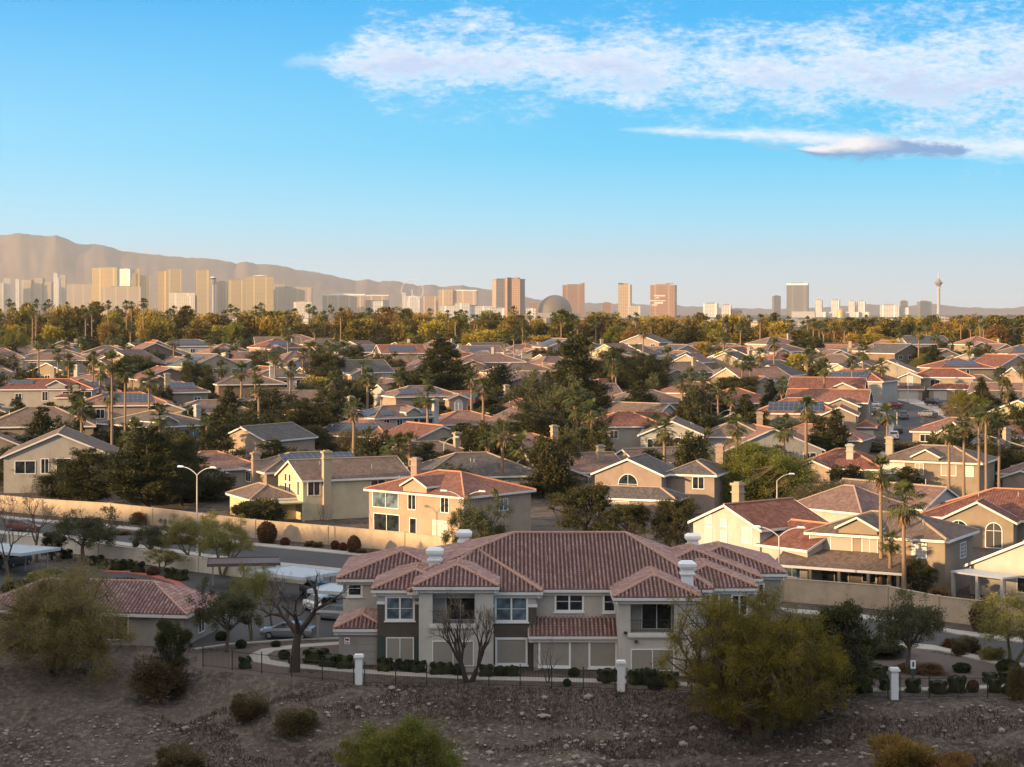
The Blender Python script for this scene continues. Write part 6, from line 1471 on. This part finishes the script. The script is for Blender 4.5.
# stepped tower with spire
t,w,D,H=T('stepped tower group with a pointed spire at the left of the skyline',20,54,284,SAND,12180,60,steps=((22,33,280),(36,44,278),(46,53,282)))
mb=MB(); s=F/12180; x=(27-37)/s
for hw,z0,z1 in ((14,100,170),(10,170,192),(6.5,192,205)): mb.box(x-hw,x+hw,-20-hw,-20+hw,z0,z1)
mb.tube([(x,-20,205),(x,-20,222)],[3,.4],8); part('spire',mb,M['w_tan'],t)
T('bright white slender tower standing over the spired group',54,58,273,WHITE,11760,30,steps=((58,60,278),))
T('tan tower close behind the bright slender one',60,66,275,SAND,12040,30)
T('long low hazy slab between the spired group and the twin slabs',64,96,284.5,SAND,12600,40)
T('wide tall twin slab with a framed front at left',93,119,268,GOLD,10920,60,split=.55)
T('low broad tan block in front of the wide twin slab',103,142,287,SAND,10220,60)
T('slab with a bright white left face beside the twin slab',120,135,269,WHITE,11200,50,-25)
T('gold stepped tower with a white top between the two great slabs',131,151,276.5,GOLD,10780,60,12,steps=((136,140,269),(133,138,273)))
T('gold three-winged slab with one darker wing',157,182,270,GOLD,10640,70,10,split=.36,cap=6,top_mat='w_tan')
T('low bright building at the foot of the three-winged gold slab',170,196,293,CREAM,9800,50,steps=((186,196,296),))
T('tall plain bronze-gold slab beside the control tower',196,210,270,GOLD,10640,45,8)
# airport control tower
P=far(213.5,8680); s=F/8680; t=thing('control_tower','airport control tower with a flared cab among the hotel slabs','tower',(P.x,P.y,0)); mb=MB(); Hc=HC+(HY-277)/s
mb.lathe([(9,-10),(7.5,20),(6.5,Hc-38),(7.5,Hc-34)],14); part('shaft',mb,M['w_pale'],t); mb=MB(); mb.lathe([(7.5,Hc-33.9),(12,Hc-24),(12.5,Hc-12),(11,Hc-11)],14); part('cab_base',mb,M['w_tan'],t); mb=MB(); mb.lathe([(11,-10.9+Hc),(12.5,Hc-4),(12.5,Hc-3.5)],14); part('cab_glass',mb,M['glass'],t); mb=MB(); mb.lathe([(13,Hc-3.4),(12,Hc),(2,Hc+1)],14); part('cab_roof',mb,M['white'],t)
T('tan slab group just past the control tower',217,228,282,TAN,10780,40,steps=((217,221,284),))
T('broad tan slab before the white-crowned one',228,245,280,GOLD,10640,50,10)
t,w,D,H=T('wide tan slab with a curved white crown at its top',245,274,277,GOLD,10220,60,8)
mb=MB(); 
for k in range(8): a=-w*.28+w*.55*k/8; mb.box(a,a+w*.55/8-.5,-D*.2,D*.2,H+5.2,H+5.5+5*math.sin(math.pi*(k+.5)/8))
part('crown',mb,M['white'],t)
T('long low tan slab stepping down to the mountains',274,312,287.5,SAND,10920,50,steps=((275,286,284.5),))
T('low bright hall below the long tan slab',294,312,302,CREAM,9100,50)
T('first of the twin white-roofed blocks, wider one',323,365,294,TAN,11060,60,cap=9)
T('second of the twin white-roofed blocks, narrower one',366,389,295,TAN,11200,50,cap=5)
T('small bright white block before the twin blocks',373,383,301,WHITE,10220,40)
# observation wheel
P=far(412.5,11480); s=F/11480; rr_=10.6/s; zc=HC+(HY-290.5)/s; t=thing('ferris_wheel','big observation wheel standing before the mountain foot','ferris wheel',(P.x,P.y,0))
def ring(r,t0,n=48):
    mb=MB(); pts=[(r*math.cos(2*math.pi*k/n),0,zc+r*math.sin(2*math.pi*k/n)) for k in range(n+1)]; mb.tube(pts,[t0]*(n+1),6,cap=False); return mb
part('rim',ring(rr_,1.7),M['polewhite'],t); mb=MB()
for k in range(28): a=2*math.pi*k/28; mb.tube([(0,0,zc),(rr_*math.cos(a),0,zc+rr_*math.sin(a))],[.22,.22],4)
part('spokes',mb,M['polewhite'],t)
for k in range(28): a=2*math.pi*k/28; mb=MB(); c=(rr_+4.4); mb.lathe([(.3,-3),(2.4,-2),(3.1,0),(2.4,2),(.3,3)],8); part('cabin',mb,M['white'],t,Matrix.Translation((c*math.cos(a),0,zc+c*math.sin(a))))
for sx in (-1,1): mb=MB(); mb.tube([(0,-4,zc),(sx*26,-8,-5)],[2.2,2.8],6); part('leg',mb,M['polewhite'],t)
P=far(413.5,10640); s=F/10640; t=thing('entrance_arch','small bright white arch in front of the big wheel','arch',(P.x,P.y,0)); mb=MB(); pts=[(5.5/s*math.cos(math.pi*k/16),0,HC+(HY-304)/s+8/s*math.sin(math.pi*k/16)) for k in range(17)]; mb.tube([(pts[0][0],0,-5)]+pts+[(pts[-1][0],0,-5)],[2.2]*19,6); part('arch_rib',mb,M['white'],t)
T('white narrow slab at the side of the big wheel',402,406,293,WHITE,11060,30,steps=((406,420,296),)); T('low tan block past the big wheel',423,439,296,TAN,11200,40)
T('pale wide block with a white end near the bent brown towers',439,478,290,TAN,10920,50,-8,cap=5,steps=((439,454,289.5),)); T('low white hall stretching before the pale wide block',440,492,306,WHITE,9520,40,steps=((455,470,303),))
T('bent brown tower, one of a joined pair, facing half away',492,509,279.5,TAN,9660,50,22,cap=4,top_mat='w_tan'); T('second bent brown tower with the lit edge, joined to the first',507,525,279,BRONZE,6950,50,-22,cap=4,top_mat='w_tan',steps=((508,511,277.5),))
T('low white hall at the foot of the bent brown towers',488,536,308,WHITE,8400,40,steps=((514,520,301),))
# dome
P=far(555,9800); s=F/9800; r=17.0/s; t=thing('dome_arena','huge dark round dome arena among the hotel towers','arena',(P.x,P.y,0)); zc=HC+(HY-295)/s-r; mb=MB()
mb.lathe([(max(.5,r*math.cos(a)),zc+r*math.sin(a)) for a in [R(-75+165*k/30) for k in range(31)]],56); part('shell',mb,m_plain('dome_skin',(.10,.072,.05),.6,0.0),t,smooth=True); mb=MB(); mb.box(-r*1.2,r*1.4,-r-60,-r-10,-10,25); part('podium',mb,M['w_pale'],t)
T('small round-topped tan tower beside the dome',529,538,302.5,BRONZE,9520,40)
t,w,D,H=T('curved bronze slab swooping up at one end beside the dome',562.5,584.5,285,BRONZE,10500,45,cap=0)
mb=MB()
for k in range(10): a=-w/2+w*k/10; mb.box(a,a+w/10-.05,-D/2+.2,D/2-.2,H+.02,H+.05+12*max(0,(k-4)/5)**2)
part('swept_crown',mb,fac(*BRONZE),t)
T('small dark tower past the curved bronze slab',602,612,303,BRONZE,9800,40); t,w,D,H=T('slim tan tower with a dark sign box on its roof edge',618,632,284.5,TAN,9240,40,-14)
mb=MB(); mb.box(-w/2,-w/2+16,-D/2,D/2,H+.05,H+7); part('roof_sign',mb,M['dark'],t)
T('low pale block at the foot of the slim tan tower',628,640,306,CREAM,9100,40)
t,w,D,H=T('brown tower with bright lettering panel on its front',650,677,285,BRONZE,8820,50,-14,steps=())
q=MB(); q.box(w*.12,w*.36,-D*.3,D*.3,H+5.1,H+9); part('roof_sign',q,m_plain('red_sign',(.5,.12,.08),.5),t)
LM=m_plain('panel_white',(.72,.62,.58),.5)
for x0,x1,z0,z1 in ((-.34,.1,.56,.60),(-.28,-.14,.45,.48),(-.5,.12,.30,.32),(-.34,.02,.16,.22),(-.44,-.2,.06,.09)):
    q=MB(); q.box(w*x0,w*x1,-D/2-1.2,-D/2-.3,H*(.35+.55*z0),H*(.35+.55*z1)+2); part('lit_panel',q,LM,t)
T('wide low white block alone past the lit-sign tower',703,719,303.5,WHITE,10080,50,-16); T('smaller white block following the wide low one',721,732,305,WHITE,10220,40,-16); T('lowest grey block in the short white group',732,742,309,DARK,10220,40)
T('thin grey tower before the dark square tower',772.5,780.5,296,DARK,11480,40,8); T('dark square tower with a white roof edge and white podium',786,809.5,283.5,DARK,10080,70,-14,cap=9,podium=(793,816,311.5))
for a in ((815,823,300,'first slim white tower after the dark square tower'),(831,840.5,300,'second slim white tower, brightest of the four'),(848,856,301,'third slim white tower, close to the fourth'),(856.5,866,301,'fourth slim white tower with a rounded shoulder')): T(a[3],a[0],a[1],a[2],WHITE,10640,35,-20,steps=((a[0]-1,a[1]+4,312),))
P=far(841,9800); s=F/9800; t=thing('gold_dome','small gold domed hall between the slim white towers','building',(P.x,P.y,0)); mb=MB(); r=4/s; zb=HC+(HY-312.5)/s; mb.lathe([(r,-10),(r,zb),(r*.85,zb+r*.5),(r*.4,zb+r*.9),(.5,zb+r)],18); part('dome',mb,m_plain('gilded',(.55,.36,.12),.4,.3),t)
T('low cream slab rising at one end before the needle tower',879.5,900,305,WHITE,10640,45,-14); T('dark tower behind a white block near the needle tower',900.5,907.5,301,DARK,11620,30); T('white block in front of the dark tower near the needle tower',899.5,909,307.5,WHITE,10640,30,-14); T('dark ribbed tower next to the needle tower',917.5,931,301.5,DARK,10920,50,8,steps=((931,937,314),))
# needle
P=far(938.7,11200); s=F/11200; t=thing('needle_tower','tall white needle tower with a flared pod and mast','tower',(P.x,P.y,0)); z=lambda y: HC+(HY-y)/s
mb=MB(); mb.lathe([(2.6/s,-10),(2.1/s,z(315)),(1.7/s,z(308)),(1.45/s,z(298)),(1.45/s,z(288.5)),(1.8/s,z(286.6))],20); part('shaft',mb,M['w_white'],t,smooth=True)
mb=MB(); mb.lathe([(1.8/s,z(286.5)),(2.4/s,z(285.2)),(3.9/s,z(283.2)),(4.1/s,z(282.2)),(2.6/s,z(281.6)),(2.2/s,z(280.4)),(1.1/s,z(279.4)),(.5/s,z(278.4))],24); part('pod',mb,m_plain('pod_metal',(.30,.22,.17),.5,.3),t); mb=MB(); mb.tube([(0,0,z(278.5)),(0,0,z(275.5)),(0,0,z(272))],[5,3.6,2.2],8); part('mast',mb,M['polewhite'],t)
# low buildings along the foot of the skyline
rs=random.Random(3)
for i in range(64):
    px=-5+1035*(i+rs.random())/64; Y=rs.uniform(2600,5200); wpx=rs.uniform(7,26); hh=rs.uniform(6,17)*(1.2 if px<330 else .8); col=rs.choice([WHITE,CREAM,CREAM,TAN,SAND]); s=F/Y; P=far(px,Y); t=thing('low_building',f'low hazy {"white" if col is WHITE else "pale" if col is CREAM else "tan"} building behind the tree belt, near {mark(px)}','building',(P.x,P.y,0),R(rs.uniform(-15,15)),f'low buildings near {mark(px)}: {"white" if col is WHITE else "pale" if col is CREAM else "tan"}')
    W=wpx/s; mb=MB(); mb.box(-W/2,W/2,-20,20,-3,hh); part('body',mb,fac(*col),t); mb=MB(); mb.box(-W/2-.6,W/2+.6,-20.6,20.6,hh+.05,hh+1.2); mb.box(-W*.2,W*.1,-8,8,hh+1.25,hh+3.5); part('roof_parapet',mb,M['w_white'],t)
# mountains
def range_(name,label,ridge,Y,depth,seed):
    xs=[]; x=ridge[0][0]
    while x<=ridge[-1][0]: xs.append(x); x+=2.2
    rows=26; mb=MB(); n=len(xs)
    for j in range(rows):
        v=j/(rows-1); prof=math.sin(min(1,v/.62)*math.pi/2)**1.25 if v<=.62 else math.cos((v-.62)/.38*math.pi/2)
        for x in xs:
            y0=Y-depth*.62+depth*v; top=(HY-plerp(ridge,x))/F*Y+HC; jag=(1.1*noise.noise(Vector((x*.11,seed,0)))+.7*noise.noise(Vector((x*.33,seed,4))))/F*Y; X=(x-CX)/F*Y
            nz=noise.fractal(Vector((X*.0011,y0*.0011,seed)),.8,2.1,7); ridge_n=abs(noise.noise(Vector((X*.0016,y0*.0013,seed+3))))
            z=top*prof+jag*prof**14+nz*top*.02*math.sin(math.pi*v)*(1 if v<.5 else .35)-(ridge_n*.01+.025*abs(noise.noise(Vector((X*.003+y0*.001,y0*.0022,seed+7))))+.03*abs(noise.noise(Vector((X*.008,y0*.006,seed)))))*top*math.sin(math.pi*min(1,v/.6))*(v<.6)
            mb.v.append((X*(y0/Y),y0,max(z,-6) if 0<v<1 else -8))
    for j in range(rows-1):
        for i in range(n-1): mb.f.append((j*n+i,j*n+i+1,(j+1)*n+i+1,(j+1)*n+i))
    mb.m=[0]*len(mb.f); struct(name,mb,M['mount'],label,'mountains',smooth=True)
range_('mountains','long bare mountain ridge falling from the left behind the towers',[(-330,262),(-200,246),(-90,238),(-30,237),(0,235),(10,234.5),(20,233),(32,235),(45,236.5),(56,235.5),(66,239),(76,243.5),(84,245),(95,244.5),(106,246),(118,250.5),(140,253.5),(170,256.5),(200,258.5),(215,259.5),(225,261),(236,264),(246,261.5),(256,264),(270,264.5),(285,267),(300,270.5),(320,273),(340,277.5),(356,281),(366,279.5),(378,281.5),(390,281),(404,282.5),(418,286),(430,284.5),(446,287),(462,285),(478,288.5),(492,290),(520,296),(560,304),(640,312),(700,316)],17500,5000,2.0)
range_('mountains','low far blue hills on the horizon right of the dome',[(430,310),(520,301),(600,303),(660,305),(720,307.5),(770,309),(820,307.5),(870,304.5),(910,306),(935,304),(960,307),(1000,308.5),(1024,307),(1100,306),(1300,302),(1500,308)],20000,3000,8.0)

for o in SC.objects:
    l=o.get('label')
    if l and len(l.split())>16: print('LONG',o.name,len(l.split()),l)
